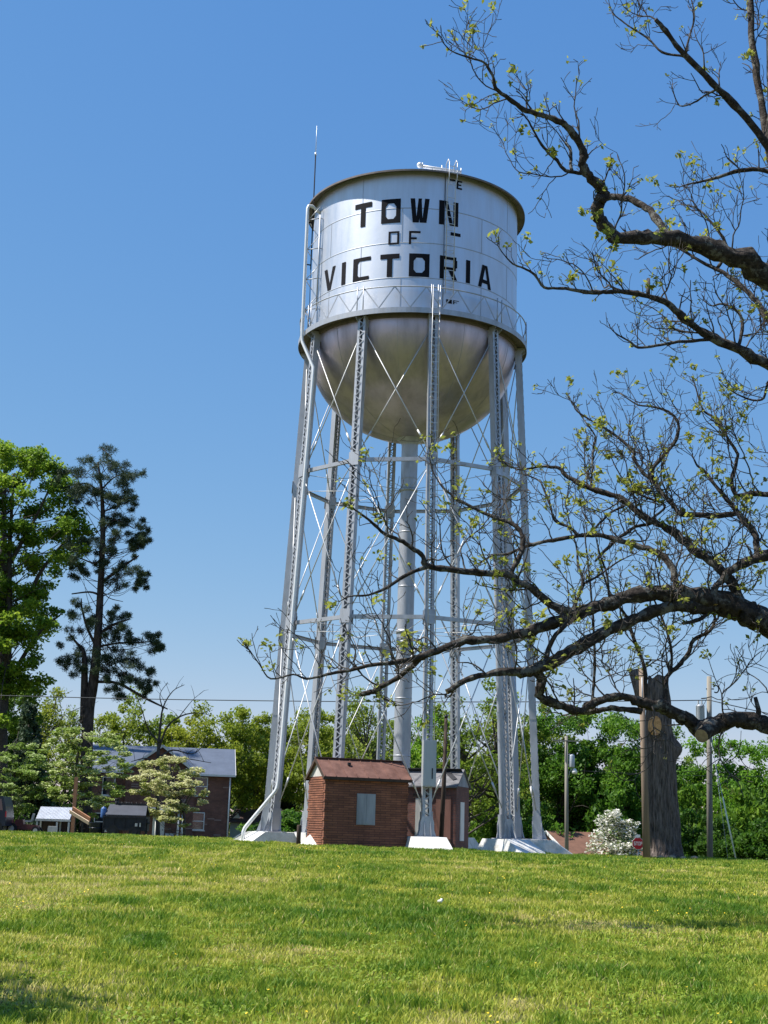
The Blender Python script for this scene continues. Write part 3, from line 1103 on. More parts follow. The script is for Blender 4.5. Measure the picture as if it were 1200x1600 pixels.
# lettering on the shell
def cylhit(px, py, rr):
    d = ray(px, py)
    ox, oy = EYE.x - TX, EYE.y - TD
    A = d.x ** 2 + d.y ** 2
    B = ox * d.x + oy * d.y
    Cc = ox * ox + oy * oy - rr * rr
    tt = (-B - math.sqrt(max(0, B * B - A * Cc))) / A
    x, y, z = ox + d.x * tt, oy + d.y * tt, EYE.z + d.z * tt
    return math.degrees(math.atan2(x, -y)), z - TG


def q4(x0, y0, x1, y1):
    return [(x0, y0), (x1, y0), (x1, y1), (x0, y1)]


GL = {
    'T': [q4(0, .79, 1, 1), q4(.36, 0, .64, .79)],
    'O': [q4(0, 0, .23, 1), q4(.77, 0, 1, 1), q4(.23, .82, .77, 1), q4(.23, 0, .77, .17), [(.23, .17), (.36, .17), (.23, .30), (.23, .30)], [(.64, .17), (.77, .17), (.77, .30), (.77, .30)], [(.23, .68), (.36, .82), (.23, .82), (.23, .82)], [(.64, .82), (.77, .68), (.77, .82), (.77, .82)]],
    'o': [q4(0, 0, .2, 1), q4(.8, 0, 1, 1), q4(.2, .86, .8, 1), q4(.2, 0, .8, .14)],
    'W': [[(.14, 0), (.36, 0), (.24, 1), (0, 1)], [(.30, 0), (.46, 0), (.60, 1), (.42, 1)], [(.50, 0), (.66, 0), (.58, 1), (.42, 1)], [(.62, 0), (.86, 0), (1, 1), (.76, 1)]],
    'N': [q4(0, 0, .26, 1), q4(.74, 0, 1, 1), [(.56, 0), (.74, 0), (.44, 1), (.26, 1)]],
    'F': [q4(0, 0, .2, 1), q4(.2, .84, 1, 1), q4(.2, .36, .68, .52)],
    'V': [[(.38, 0), (.66, 0), (.28, 1), (0, 1)], [(.50, .12), (.64, 0), (1, 1), (.76, 1)]],
    'I': [q4(0, 0, 1, 1)],
    'C': [q4(0, 0, .27, 1), q4(.27, .84, 1, 1), q4(.27, 0, .92, .16), [(.27, .84), (.27, .74), (.36, .84), (.36, .84)], [(.27, .16), (.36, .16), (.27, .26), (.27, .26)]],
    'R': [q4(0, 0, .24, 1), q4(.24, .86, .92, 1), q4(.24, .40, .90, .53), q4(.74, .53, .97, .86), [(.72, 0), (.98, 0), (.74, .40), (.48, .40)]],
    'A': [[(0, 0), (.24, 0), (.56, 1), (.30, 1)], [(.76, 0), (1, 0), (.68, 1), (.50, 1)], q4(.24, .2, .76, .36)],
    'E': [q4(0, 0, .3, 1), q4(.3, .82, 1, 1), q4(.3, .42, .85, .58), q4(.3, 0, 1, .18)],
    '-': [q4(0, 0, 1, 1)],
}


def word(items, zt_, zb_, name='letter'):
    """items: (glyph, px_left, px_right, py_mid)"""
    for ch, xl, xr, pym in items:
        mb_ = MB()
        a0_, a1_ = cylhit(xl, pym, R_TK)[0], cylhit(xr, pym, R_TK)[0]
        for quad in GL[ch]:
            nseg = 6
            vs, fs = [], []
            p00, p10, p11, p01 = quad
            for i in range(nseg + 1):
                k = i / nseg
                for e0, e1 in ((p00, p10), (p01, p11)):
                    u_ = e0[0] + (e1[0] - e0[0]) * k
                    v_ = e0[1] + (e1[1] - e0[1]) * k
                    aa = a0_ + (a1_ - a0_) * u_
                    vs.append(rad(aa) * (R_TK + 0.013) + Vector((0, 0, zb_ + (zt_ - zb_) * v_)))
            for i in range(nseg):
                fs.append((2 * i, 2 * i + 2, 2 * i + 3, 2 * i + 1))
            mb_.add(vs, fs)
        mb_.build(name, MT['black'], tower)


zc = lambda px, py: cylhit(px, py, R_TK)[1]
word([('T', 555, 581, 335), ('O', 596, 626, 331), ('W', 641, 671, 330), ('N', 686, 716, 334)], zc(641, 310), zc(641, 347.5))
word([('o', 607, 624, 371), ('F', 639, 657, 371)], zc(630, 361), zc(630, 381.5))
word([('V', 507, 524, 433), ('I', 534, 540, 428), ('C', 552, 579, 420), ('T', 594, 624, 415), ('O', 639, 671, 414), ('R', 687, 715, 419), ('I', 728, 734.5, 425), ('A', 747, 767, 437)], zc(639, 396), zc(639, 432))
word([('E', 713.5, 722, 289)], zc(717, 282.5), zc(717, 296), 'stray_mark')
word([('-', 703, 711.5, 282)], zc(707, 280.3), zc(707, 283), 'stray_mark')
word([('-', 704, 719.5, 367)], zc(711, 364), zc(711, 369), 'stray_mark')
word([('-', 697, 706, 472), ('F', 708, 717, 470)], zc(707, 469), zc(707, 475), 'stray_mark')


# ------------------------------------------------------------------ brick sheds
def gable_shed(root, L, Dp, He, Hr, mats, over=0.12, gov=0.1, roof_t=0.06):
    """ridge along local x; origin at floor centre. mats: wall, roof, gable"""
    wl = MB()
    a, b = L / 2, Dp / 2
    wl.add([(-a, -b, -.5), (a, -b, -.5), (a, b, -.5), (-a, b, -.5), (-a, -b, He), (a, -b, He), (a, b, He), (-a, b, He)],
           [(0, 1, 5, 4), (1, 2, 6, 5), (2, 3, 7, 6), (3, 0, 4, 7)])
    wl.build('wall', mats[0], root)
    for sx in (-1, 1):
        gb = MB()
        gb.add([(sx * a, -b, He), (sx * a, b, He), (sx * a, 0, Hr - .02)], [(0, 1, 2)])
        gb.build('gable', mats[2], root)
    sl = (Hr - He) / b
    rf_ = MB()
    e = b + over
    ze = He - over * sl
    for sy in (-1, 1):
        P0 = [(-a - gov, sy * e, ze), (a + gov, sy * e, ze), (a + gov, 0, Hr), (-a - gov, 0, Hr)]
        P1 = [(x, y, z + roof_t) for x, y, z in P0]
        rf_.add(P0 + P1, [(0, 1, 2, 3), (7, 6, 5, 4), (0, 4, 5, 1), (0, 3, 7, 4), (1, 5, 6, 2)])
    return rf_.build('roof', mats[1], root), sl


# red shed in front
Ys = 53.2
nc = at(505, 1319, Ys)            # near corner
al = R(21)
ex, ey = Vector((math.cos(al), math.sin(al), 0)), Vector((-math.sin(al), math.cos(al), 0))
L1, D1 = 3.32, 1.95
c = nc + ex * L1 / 2 + ey * D1 / 2
zg = zat(1322, Ys, 570)
shed = thing('brick_shed', 'small red brick shed with rusty roof and boarded window before the tower', 'shed', (c.x, c.y, zg), al)
roof, sl = gable_shed(shed, L1, D1, 2.5, 3.14, (MT['shedbrick'], MT['rustroof'], MT['oldwhite']))
rb = MB()
for k in range(9):
    x = -L1 / 2 - .05 + (L1 + .1) * k / 8
    for sy in (-1, 1):
        rb.bar((x, sy * (D1 / 2 + .11), 2.5 - .11 * sl + .072), (x, sy * .03, 3.14 - .03 * sl + .072), 0.03, 0.02, (1, 0, 0))
rb.box((0, 0, 3.215), (L1 + .22, .2, .03))
rb.box((-.55, -.42, 3.0), (.11, .1, .1), 0, 1)
rb.build('standing_seam', [MT['rustroof'], MT['blackiron']], roof)
fa = MB()
for sy in (-1, 1):
    fa.box((0, sy * (D1 / 2 + .125), 2.5 - .12 * sl + .0), (L1 + .2, .025, .1))
for sx in (-1, 1):
    for sy in (-1, 1):
        fa.bar((sx * (L1 / 2 + .112), sy * (D1 / 2 + .13), 2.5 - .13 * sl), (sx * (L1 / 2 + .112), 0, 3.14), 0.12, 0.022, (0, 0, 1))
fa.build('fascia', MT['darkwood'], shed)
qn = MB()
for k in range(7):
    z = 0.25 + k * 0.34
    for sx in (-1, 1):
        for sy in (-1, 1):
            qn.box((sx * (L1 / 2 - .10 + .012), sy * (D1 / 2 - .09 + .012), z), (.22, .2, .085))
for k in range(29):
    z = 0.03 + k * 0.0855
    qn.box((-L1 / 2 - .004, 0, z), (.024, D1 - .36, .058))
qn.build('quoin', MT['shedbrick'], shed)
wn = MB()
xw = 570
lx = (Vector((xat(571, Ys + .55), Ys + .55, 0)) - Vector((c.x, c.y, 0))).dot(ex)
wn.box((lx, -D1 / 2 - .02, 1.33), (.74, .03, 1.14))
wn.box((lx - .18, -D1 / 2 - .04, 1.33), (.34, .012, 1.08))
wn.box((lx + .18, -D1 / 2 - .04, 1.33), (.34, .012, 1.08))
wn.build('boarded_window', MT['greyboard'], shed)

# old shed behind
Y2 = 58.2
be = R(-17)
ex, ey = Vector((math.cos(be), math.sin(be), 0)), Vector((-math.sin(be), math.cos(be), 0))
L2, D2 = 2.9, 2.2
nc = at(712, 1321, Y2)
c = nc - ex * L2 / 2 + ey * D2 / 2
old = thing('pump_house', 'weathered brick shed with patched shingle roof under the tower legs', 'shed', (c.x, c.y, zat(1323, Y2, 690)), be)
roof, sl = gable_shed(old, L2, D2, 2.42, 3.08, (MT['oldbrick'], MT['shingle'], MT['greyboard']), 0.14, 0.06)
tp = MB()
tp.bar((-L2 / 2, -.22, 3.08 - .2 * sl + .075), (L2 / 2, -.18, 3.08 - .18 * sl + .075), .38, .012, (0, 1, -sl))
tp.bar((L2 / 2 - .75, -.1, 3.08 - .1 * sl + .09), (L2 / 2 - .15, -.8, 3.08 - .8 * sl + .09), .2, .012, (1, 0, 0))
tp.build('tar_patch', MT['tarpaper'], roof)
dr = MB()
dr.box((.02, -D2 / 2 - .02, .95), (.55, .035, 1.9))
dr.build('door', MT['oldwhite'], old, 'pale weathered plank door')
dr2 = MB()
dr2.box((.92, -D2 / 2 - .02, 1.15), (.62, .035, 1.7))
dr2.build('boarded_opening', pmat('red_brown_board', (0.21, 0.10, 0.075), 0.85, 0, 0.3, 3, .2, 20, (1, 1, .2)), old)
dr3 = MB()
dr3.box((L2 / 2 + .02, -.15, 1.02), (.035, .62, 1.55))
dr3.build('side_door', MT['white'], old, 'narrow white side door')
lt = MB()
lt.box((.02, -D2 / 2 - .03, 2.0), (.75, .05, .16))
lt.box((.92, -D2 / 2 - .03, .22), (.7, .05, .1))
lt.build('lintel', MT['darkwood'], old)

# leaning dark post and bollard
pb = at(688, 1322, 56.6)
pt = at(697, 1118, 56.9)
o = thing('leaning_post', 'dark leaning timber post in front of the old pump house', 'post', (pb.x, pb.y, g(pb.x, pb.y)))
MB().tube([(0, 0, -.3), Vector((pt.x - pb.x, .2, pt.z - g(pb.x, pb.y))) * .5 + Vector((.03, 0, 0)), (pt.x - pb.x, .2, pt.z - g(pb.x, pb.y))], [.10, .085, .065], 10).build('shaft', MT['darkwood'], o)
MB().tube([(pt.x - pb.x, .2, pt.z - g(pb.x, pb.y) - .12), (pt.x - pb.x, .2, pt.z - g(pb.x, pb.y) + .02)], [.075, .07], 10).build('cap', MT['blackiron'], o)
pb = at(466, 1316, 52.6)
o = thing('bollard', 'short dark wooden bollard beside the brick shed', 'bollard', (pb.x, pb.y, g(pb.x, pb.y)))
MB().tube([(0, 0, -.3), (0.01, 0, .72), (0.01, 0, .76)], [.085, .08, .06], 12).build('shaft', MT['darkwood'], o)

# ------------------------------------------------------------------ BRICK HOUSE (left)
YH = 116.0
hx0, hx1 = xat(135, YH), xat(357, YH)
HWd = hx1 - hx0
hzg = g((hx0 + hx1) / 2, YH) - 0.15
house = thing('brick_house', 'two-storey dark brick house with blue-grey roof and front gable', 'house', ((hx0 + hx1) / 2, YH, hzg), R(8))
zH = lambda py, d=0.0, px=330: zat(py, YH + d, px) - hzg
He, Hr = zH(1208), zH(1171, 3.8)
HDp = 7.6
a = HWd / 2
gxc = xat(246, YH) - (hx0 + hx1) / 2
gw = 2.75
wl = MB()
wl.add([(-a, 0, -.6), (a, 0, -.6), (a, HDp, -.6), (-a, HDp, -.6), (-a, 0, He), (a, 0, He), (a, HDp, He), (-a, HDp, He)], [(0, 1, 5, 4), (1, 2, 6, 5), (2, 3, 7, 6), (3, 0, 4, 7)])
wl.add([(a, 0, He), (a, HDp, He), (a, HDp / 2, Hr - .05)], [(0, 1, 2)])
wl.add([(-a, HDp, He), (-a, 0, He), (-a, HDp / 2, Hr - .05)], [(0, 1, 2)])
yp = -.5
wl.add([(gxc - gw, yp, -.6), (gxc + gw, yp, -.6), (gxc + gw, yp, He), (gxc, yp, Hr - .15), (gxc - gw, yp, He), (gxc - gw, 0, -.6), (gxc + gw, 0, -.6), (gxc + gw, 0, He), (gxc - gw, 0, He)],
       [(0, 1, 2, 3, 4), (1, 6, 7, 2), (5, 0, 4, 8)])
wl.build('wall', MT['housebrick'], house)
rf = MB()


def slab(mb_, P0, tk, mat=0):
    n_ = len(P0)
    P1 = [(x, y, z + tk) for x, y, z in P0]
    fs = [tuple(reversed(range(n_))), tuple(range(n_, 2 * n_))] + [(k, (k + 1) % n_, n_ + (k + 1) % n_, n_ + k) for k in range(n_)]
    mb_.add(P0 + P1, fs, mat)


sl = (Hr - He) / (HDp / 2)
o_ = .35
slab(rf, [(-a - .3, -o_, He - o_ * sl), (a + .3, -o_, He - o_ * sl), (a + .3, HDp / 2, Hr), (-a - .3, HDp / 2, Hr)], .1)
slab(rf, [(a + .3, HDp + o_, He - o_ * sl), (-a - .3, HDp + o_, He - o_ * sl), (-a - .3, HDp / 2, Hr + .001), (a + .3, HDp / 2, Hr + .001)], .1)
sg = (Hr - .1 - He) / gw
for sx in (-1, 1):
    P0 = [(gxc + sx * (gw + .3), yp - .3, He - .3 * sg), (gxc, yp - .3, Hr - .1), (gxc, HDp / 2, Hr - .1), (gxc + sx * (gw + .3), .15, He - .3 * sg)]
    slab(rf, P0 if sx < 0 else P0[::-1], .14)
rf.build('roof', MT['bluegreyroof'], house)
tr = MB()
for x0, x1 in ((-a - .3, gxc - gw - .3), (gxc + gw + .3, a + .3)):
    tr.box(((x0 + x1) / 2, -o_ - .06, He - o_ * sl + .02), (x1 - x0, .12, .15))
for sx in (-1, 1):
    tr.bar((gxc + sx * (gw + .35), yp - .33, He - .32 * sg), (gxc, yp - .33, Hr - .05), .2, .04, (0, 0, 1))
    tr.bar((sx * (a + .32), -o_ - .02, He - o_ * sl + .02), (sx * (a + .32), HDp / 2, Hr + .03), .16, .03, (0, 0, 1))
tr.tube([(a - .12, -.12, He - .3), (a - .12, -.08, -.3)], .06, 8)
tr.tube([(-a + .12, -.12, He - .3), (-a + .12, -.08, -.3)], .06, 8)
tr.build('gutter', MT['white'], house)


def window(root, x, y, z, w_, h_, face='y', sashes=2):
    """frame proud of wall at plane y (facing -y) or facing +-x"""
    fm = MB()
    tk = .07
    if face == 'y':
        P = lambda u, v, s_: ((x + u, y - .03, z + v), s_)
        for u in (-w_ / 2, w_ / 2):
            fm.box((x + u, y - .03, z), (tk, .1, h_ + tk))
        for v in (-h_ / 2, 0, h_ / 2):
            fm.box((x, y - .03, z + v), (w_ - tk, .08, tk))
        fm.box((x, y - .06, z - h_ / 2 - .08), (w_ + .2, .14, .07))
    f_ = fm.build('window', MT['white'], root)
    pn = MB()
    pn.box((x, y - .005, z), (w_ - tk, .02, h_ - tk))
    pn.build('pane', MT['glass'], f_)
    return f_


hcx = (hx0 + hx1) / 2
for px, py0, py1, dd in ((308, 1269, 1297, 0), (310, 1214, 1243, 0), (166, 1214, 1243, 0), (157, 1270, 1298, 0)):
    z0, z1 = zH(py1, 0, px), zH(py0, 0, px)
    window(house, xat(px, YH) - hcx, -0.0, (z0 + z1) / 2, .95, z1 - z0 - .07)
for px in (239, 273, 279.5):
    pc = MB()
    x = xat(px, YH - 1.5) - hcx
    pc.tube([(x, -1.6, -.5), (x, -1.6, 2.3)], .09, 10)
    pc.build('porch_column', MT['white'], house)
pr = MB()
x0, x1 = xat(232, YH) - hcx, xat(283, YH) - hcx
slab(pr, [(x0, -1.9, 2.3), (x1, -1.9, 2.3), (x1, yp - .01, 2.75), (x0, yp - .01, 2.75)], .1)
pr.build('porch_roof', MT['bluegreyroof'], house)
dm = MB()
x = xat(247, YH) - hcx
dm.box((x, yp - .03, 1.0), (.95, .06, 2.1))
d_ = dm.build('door', MT['white'], house)
MB().ball((x + .35, yp - .09, .95), .04, 6).build('handle', MT['blackiron'], d_)
ac = MB()
ac.box((xat(265, YH) - hcx, -1.2, .35), (.7, .5, .7))
mo = ac.build('air_conditioner', MT['galv'])
mo.location = house.location
mo.rotation_euler = house.rotation_euler
tag(mo, 'small grey air conditioner standing by the brick house porch', 'air conditioner')

# ------------------------------------------------------------------ low house with carport (middle distance)
YG = 150.0
x0, x1 = xat(356, YG), xat(458, YG)
low = thing('low_house', 'low house with grey-brown roof and pale green wall beyond the tower', 'house', ((x0 + x1) / 2, YG, g(-12, YG) - .6))
lz = low.location.z
zr, ze = zat(1266, YG + 3, 400) - lz, zat(1286, YG, 400) - lz
hw = (x1 - x0) / 2
wl = MB()
wl.box((-hw * .45, 3, ze / 2 - .3), (hw * 1.0, 5.6, ze + .5))
wl.build('wall', MT['palegreen'], low)
cp = MB()
cp.box((hw * .55, 5.0, ze / 2 - .3), (hw * .8, .2, ze + .5))
for k in range(3):
    cp.box((hw * (.12 + .4 * k), .25, ze / 2 - .3), (.14, .14, ze + .5))
cp.build('carport', MT['darkwood'], low)
rf = MB()
slab(rf, [(-hw, -.3, ze - .03), (hw, -.3, ze - .03), (hw - .5, 3, zr), (-hw + .5, 3, zr)], .1)
slab(rf, [(hw, 6.3, ze - .03), (-hw, 6.3, ze - .03), (-hw + .5, 3, zr + .001), (hw - .5, 3, zr + .001)], .1)
rf.build('roof', MT['greybrownroof'], low)
dg = MB()
dx = xat(367.5, YG) - low.location.x
dg.add([(dx - .5, .55, ze + .28), (dx + .5, .55, ze + .28), (dx, .55, ze + 1.05), (dx - .5, 2.6, ze + .6), (dx + .5, 2.6, ze + .6), (dx, 2.6, ze + 1.05)], [(0, 1, 2), (1, 4, 5, 2), (0, 2, 5, 3), (0, 3, 4, 1)])
dg.build('dormer', MT['white'], low)

# right-hand brown roofed house
YB = 118.0
c = at(900, 1330, YB)
br_ = thing('brown_roof_house', 'low orange brick house with brown roof and white rake boards', 'house', (0, 0, 0), 0)
al = R(24)
ex, ey = Vector((math.cos(al), math.sin(al), 0)), Vector((-math.sin(al), math.cos(al), 0))
pk = at(853, 1298, YB)                 # gable peak
Lb, Db = 8.5, 6.4
zgr = g(pk.x + 4, YB) - .2
cc = pk + ex * (Lb / 2 + .2)
br_.location = (cc.x, cc.y, zgr)
br_.rotation_euler = (0, 0, al)
Hrb = pk.z - zgr
Heb = Hrb - 1.75
gable_shed(br_, Lb, Db, Heb, Hrb - .1, (MT['orangebrick'], MT['brownroof'], MT['orangebrick']), .4, .2, .1)
rk = MB()
slb = (Hrb - .1 - Heb) / (Db / 2)
for sx in (-1, 1):
    for sy in (-1, 1):
        rk.bar((sx * (Lb / 2 + .215), sy * (Db / 2 + .45), Heb - .45 * slb + .02), (sx * (Lb / 2 + .215), 0, Hrb - .08), .24, .03, (0, 0, 1))
rk.build('rake_board', MT['white'], br_)
gt = MB()
gt.box((0, -Db / 2 - .46, Heb - .4 * slb), (Lb + .4, .12, .16))
gt.build('gutter', MT['greyboard'], br_)
window(br_, 1.2, -Db / 2, 1.35, 1.2, 1.2)


# ------------------------------------------------------------------ poles, wires, sign
def upole(name, label, px0, py0, px1, py1, Y, r0, r1, mat):
    b_ = at(px0, py0, Y)
    zb_ = g(b_.x, Y)
    t_ = at(px1, py1, Y)
    o_ = thing(name, label, 'utility pole', (b_.x, Y, zb_))
    top = Vector((t_.x - b_.x, 0, t_.z - zb_))
    MB().tube([(0, 0, -.6), top * .5, top], [r0, (r0 + r1) / 2, r1], 14).build('pole', mat, o_)
    return o_, top


# broken brown pole beside the dead trunk
p1, top1 = upole('utility_pole', 'brown wooden pole standing against the big cut trunk', 1011, 1340, 1002, 1045, 54.5, .15, .10, MT['polewood'])
MB().tube([top1 - Vector((0, .13, .35)), top1 - Vector((0, .13, 1.6))], .02, 6).build('conduit', MT['galv'], p1)
# tall pole at right with transformer
p2, top2 = upole('utility_pole', 'grey wooden pole with grey transformer and hooked insulator', 1109, 1344, 1108, 1057, 66.0, .145, .11, MT['polegrey'])
tz = at(1101, 1115, 66).z - p2.location.z
tf = MB()
tf.lathe([(.01, -.42), (.19, -.42), (.20, -.38), (.20, .3), (.21, .33), (.17, .4), (.01, .42)], 20, 0, True, (-.30, -.02, tz))
for q in (-.08, .08):
    tf.lathe([(.03, .4), (.05, .46), (.03, .5), (.045, .55), (.02, .6)], 8, 0, True, (-.30 + q, -.02, tz))
tf.build('transformer', MT['galv'], p2)
ins = MB()
iz = at(1124, 1077, 66).z - p2.location.z
ins.bar((0, 0, iz), (.36, -.05, iz), .05, .05)
pts = [Vector((.45 + .13 * math.cos(t_), -.05, iz + .17 * math.sin(t_))) for t_ in np.linspace(-2.2, 2.6, 14)]
ins.tube(pts, .03, 6)
ins.build('insulator', MT['black'], p2)
gw_ = MB()
for (tx, ty, ex_, Yg) in ((1113, 1150, 1150.5, 64.0), (1116, 1150, 1138, 65.0)):
    A = at(tx - 4, ty, 66) - Vector(p2.location)
    e_ = at(ex_, 1345, Yg)
    B = Vector((e_.x, Yg, g(e_.x, Yg))) - Vector(p2.location)
    gw_.tube([A, B], .012, 5)
    if ex_ > 1145:
        gw_.tube([A + (B - A) * .5, B], .035, 6, 1)
gw_.build('guy_wire', [MT['galv'], MT['guy']], p2)
# distant pole with street lamp
p3, top3 = upole('utility_pole', 'slim pole with street lamp and transformer in front of dark trees', 885.5, 1338, 885, 1150, 100.0, .15, .11, MT['polegrey'])
MB().bar(top3 + Vector((-1.0, -.16, -.35)), top3 + Vector((1.0, -.16, -.35)), .09, .09).build('crossarm', MT['polegrey'], p3)
tf = MB()
tz = at(892, 1189, 100).z - p3.location.z
tf.lathe([(.01, -.45), (.2, -.45), (.21, -.4), (.21, .35), (.16, .45), (.01, .47)], 18, 0, True, (.34, -.02, tz))
tf.build('transformer', MT['galv'], p3)
lz_ = at(897, 1204, 100).z - p3.location.z
lm = MB()
lm.tube([(.12, -.05, lz_ - .55), (.2, -.05, lz_ - .1), (.36, -.05, lz_ + .12), (.52, -.05, lz_ + .1)], .025, 8)
ar = lm.build('lamp_arm', MT['galv'], p3)
lh = MB()
lh.lathe([(.01, .16), (.11, .12), (.14, .02), (.2, -.05), (.17, -.22), (.01, -.26)], 16, 0, True, (.54, -.05, lz_))
lh.build('lamp_head', MT['white'], ar)


def wirething(name, label, pts, r_=.02, sag=0.0):
    o_ = thing(name, label, 'power line', pts[0])
    out = []
    for a_, b_ in zip(pts[:-1], pts[1:]):
        for k in range(17):
            t_ = k / 16
            q_ = a_ + (b_ - a_) * t_
            q_.z -= sag * 4 * t_ * (1 - t_)
            out.append(q_ - pts[0])
    MB().tube(out, r_, 5).build('cable', MT['wire'], o_)
    return o_


wa = at(1109, 1094, 65.8)
wirething('power_line', 'thin black wire stretched across the sky behind the tower', [at(-260, 1078, 70.5), wa], .022, .28)
wirething('power_line', 'black wire running right from the pole with transformer', [wa, at(1420, 1153, 63)], .022, .12)
wirething('power_line', 'thin wire between the distant lamp pole and the tree line', [at(886, 1203, 100), at(1300, 1212, 104)], .014, .2)

# stop sign
YS_ = 102.0
ps = at(997, 1318, YS_)
sg_ = thing('stop_sign', 'red octagonal STOP sign in front of white blossom', 'sign', (ps.x, YS_, g(ps.x, YS_)))
sz = ps.z - sg_.location.z
MB().tube([(0, .03, -.4), (0, .03, sz + .62)], .03, 8).build('post', MT['galv'], sg_)
rr_ = .385
oc = [(rr_ * math.cos(PI / 8 + PI / 4 * k) / math.cos(PI / 8), rr_ * math.sin(PI / 8 + PI / 4 * k) / math.cos(PI / 8)) for k in range(8)]
f_ = MB()
f_.prism([(u * 1.06, v * 1.06) for u, v in oc], (0, 0, sz), (1, 0, 0), (0, 0, 1), (0, .01, 0), 1)
f_.prism(oc, (0, -.012, sz), (1, 0, 0), (0, 0, 1), (0, .01, 0), 0)
face = f_.build('sign_face', [MT['signred'], MT['white']], sg_)
GL['S'] = [q4(0, .82, 1, 1), q4(0, .42, 1, .58), q4(0, 0, 1, .18), q4(0, .58, .28, .82), q4(.72, .18, 1, .42)]
GL['P'] = [q4(0, 0, .28, 1), q4(.28, .82, .95, 1), q4(.28, .4, .95, .56), q4(.7, .56, 1, .82)]
lt = MB()
for k, ch in enumerate('STOP'):
    x0 = -.30 + k * .155
    for quad in GL['o' if ch == 'O' else ch]:
        lt.add([(x0 + u * .125, -.018, sz - .125 + v * .25) for u, v in quad], [(0, 1, 2, 3)])
lt.build('lettering', MT['white'], face)
MB().box((0, -.004, sz + .52), (.32, .012, .18)).build('plate', MT['white'], sg_)


# ------------------------------------------------------------------ dead cut trunk
YT = 57.5
tb = at(1038, 1337, YT)
zt0 = g(tb.x, YT)
dead = thing('cut_tree', 'huge dead tree trunk with sawn-off top and pale cut scar', 'tree trunk', (tb.x, YT, zt0))
k_ = mpp(Vector((tb.x, YT, 3)))
rows = []
prof = [(1345, 1011, 1070), (1335, 1014, 1065), (1322, 1015.5, 1064), (1290, 1014, 1062), (1240, 1012, 1058), (1190, 1010.5, 1055), (1160, 1009.5, 1054), (1140, 1009, 1050), (1100, 1010, 1048), (1075, 1011, 1045), (1059, 1013, 1041)]
pr_ = smooth_path(prof, 8)
mbt = MB()
n = 150
rg = np.random.default_rng(5)
ang = np.linspace(0, 2 * PI, n, endpoint=False)
fur = np.zeros(n)
for q in range(9):
    fur += np.sin(ang * rg.integers(9, 41) + rg.random() * 6) * .5
fur = np.abs(fur) / np.abs(fur).max()
vs = []
for i, (py, xl, xr) in enumerate(pr_):
    cpt = at((xl + xr) / 2, py, YT)
    rr_ = (xr - xl) / 2 * k_
    z = cpt.z - zt0
    jit = np.roll(fur, int(i * .25)) * .17 * (.8 + .3 * np.sin(i * .7 + ang * 3)) + .025 * np.sin(ang * 9 + i * .5)
    flare = .09 * max(0, 1 - max(z, 0) / 1.1) ** 2 * (np.sin(ang * 5 + 1) > 0)
    burl = np.exp(-((np.angle(np.exp(1j * (ang - .25)))) / .55) ** 2 - ((z - 4.35) / .38) ** 2) * .34
    rad_ = rr_ * (1 - jit + .03) + flare + burl
    for k in range(n):
        vs.append((cpt.x - tb.x + rad_[k] * math.cos(ang[k]), rad_[k] * math.sin(ang[k]) * .95, z + (.1 * math.sin(ang[k] * 3) if i == len(pr_) - 1 else 0)))
fs = []
for i in range(len(pr_) - 1):
    for k in range(n):
        k2 = (k + 1) % n
        fs.append((i * n + k, i * n + k2, (i + 1) * n + k2, (i + 1) * n + k))
mbt.add(vs, fs, 0, True)
mbt.f.append(tuple((len(pr_) - 1) * n + k for k in range(n)))
mbt.m.append(0)
mbt.s.append(False)
tk_o = mbt.build('trunk', MT['deadbark'], dead)
# side stub
sb = MB()
A, B = at(1006, 1110, YT + .1) - Vector(dead.location), at(994, 1046, YT + .1) - Vector(dead.location)
sb.tube([A, A + (B - A) * .5, B], [.22, .26, .33], 16, 0, True, True, 1)
sb.build('stub', [MT['deadbark'], MT['cutwood']], dead)
# oval scar
A = at(1024.5, 1134, YT - .5) - Vector(dead.location)
scv = MB()
pts = [(8.2 * k_ * math.cos(t_), 15 * k_ * math.sin(t_)) for t_ in np.linspace(0, 2 * PI, 28, endpoint=False)]
scv.prism(pts, A + Vector((-.06, .18, 0)), (1, -.22, 0), (0, .02, 1), (.05, -.3, 0), 0)
scv.build('cut_scar', MT['cutwood'], dead)
# dirt mound
rk_ = MB()
for q in range(4):
    rk_.ball((-.3 + .42 * q, -.75 - .1 * q, .06), .13 + .04 * (q % 2), 7, 0, .7)
ob = rk_.build('fieldstone', MT['oldcut'])
ob.location = dead.location
tag(ob, 'pale stones lying at the foot of the huge cut trunk', 'stones')

# ------------------------------------------------------------------ objects at the left edge of the lawn
# black trailer with lid
YTr = 74.0
pa, pb_ = at(160, 1310, YTr), at(226, 1310, YTr)
tx = (pa.x + pb_.x) / 2
tw = pb_.x - pa.x
tg = g(tx, YTr)
tr_ = thing('smoker_trailer', 'black iron box trailer with slate lid and short chimney', 'trailer', (tx, YTr, tg))
zT = lambda py: zat(py, YTr, 190) - tg
bd = MB()
z1, z0 = zT(1275), max(.35, zT(1302))
bd.box((0, .6, (z0 + z1) / 2), (tw, 1.3, z1 - z0))
for k in range(5):
    bd.box((-tw / 2 + tw * k / 4, -.07, (z0 + z1) / 2), (.06, .05, z1 - z0 + .04))
bd.box((0, -.07, z1 - .05), (tw + .06, .07, .09))
bd.box((0, -.07, z0 + .05), (tw + .06, .07, .09))
bd.build('body', MT['blackiron'], tr_)
ld_ = MB()
zt_ = zT(1258)
slab(ld_, [(-tw / 2 + .08, -.1, z1 + .02), (tw / 2, -.1, z1 + .02), (tw / 2 - .05, .55, zt_), (-tw / 2 + .16, .55, zt_)], .04)
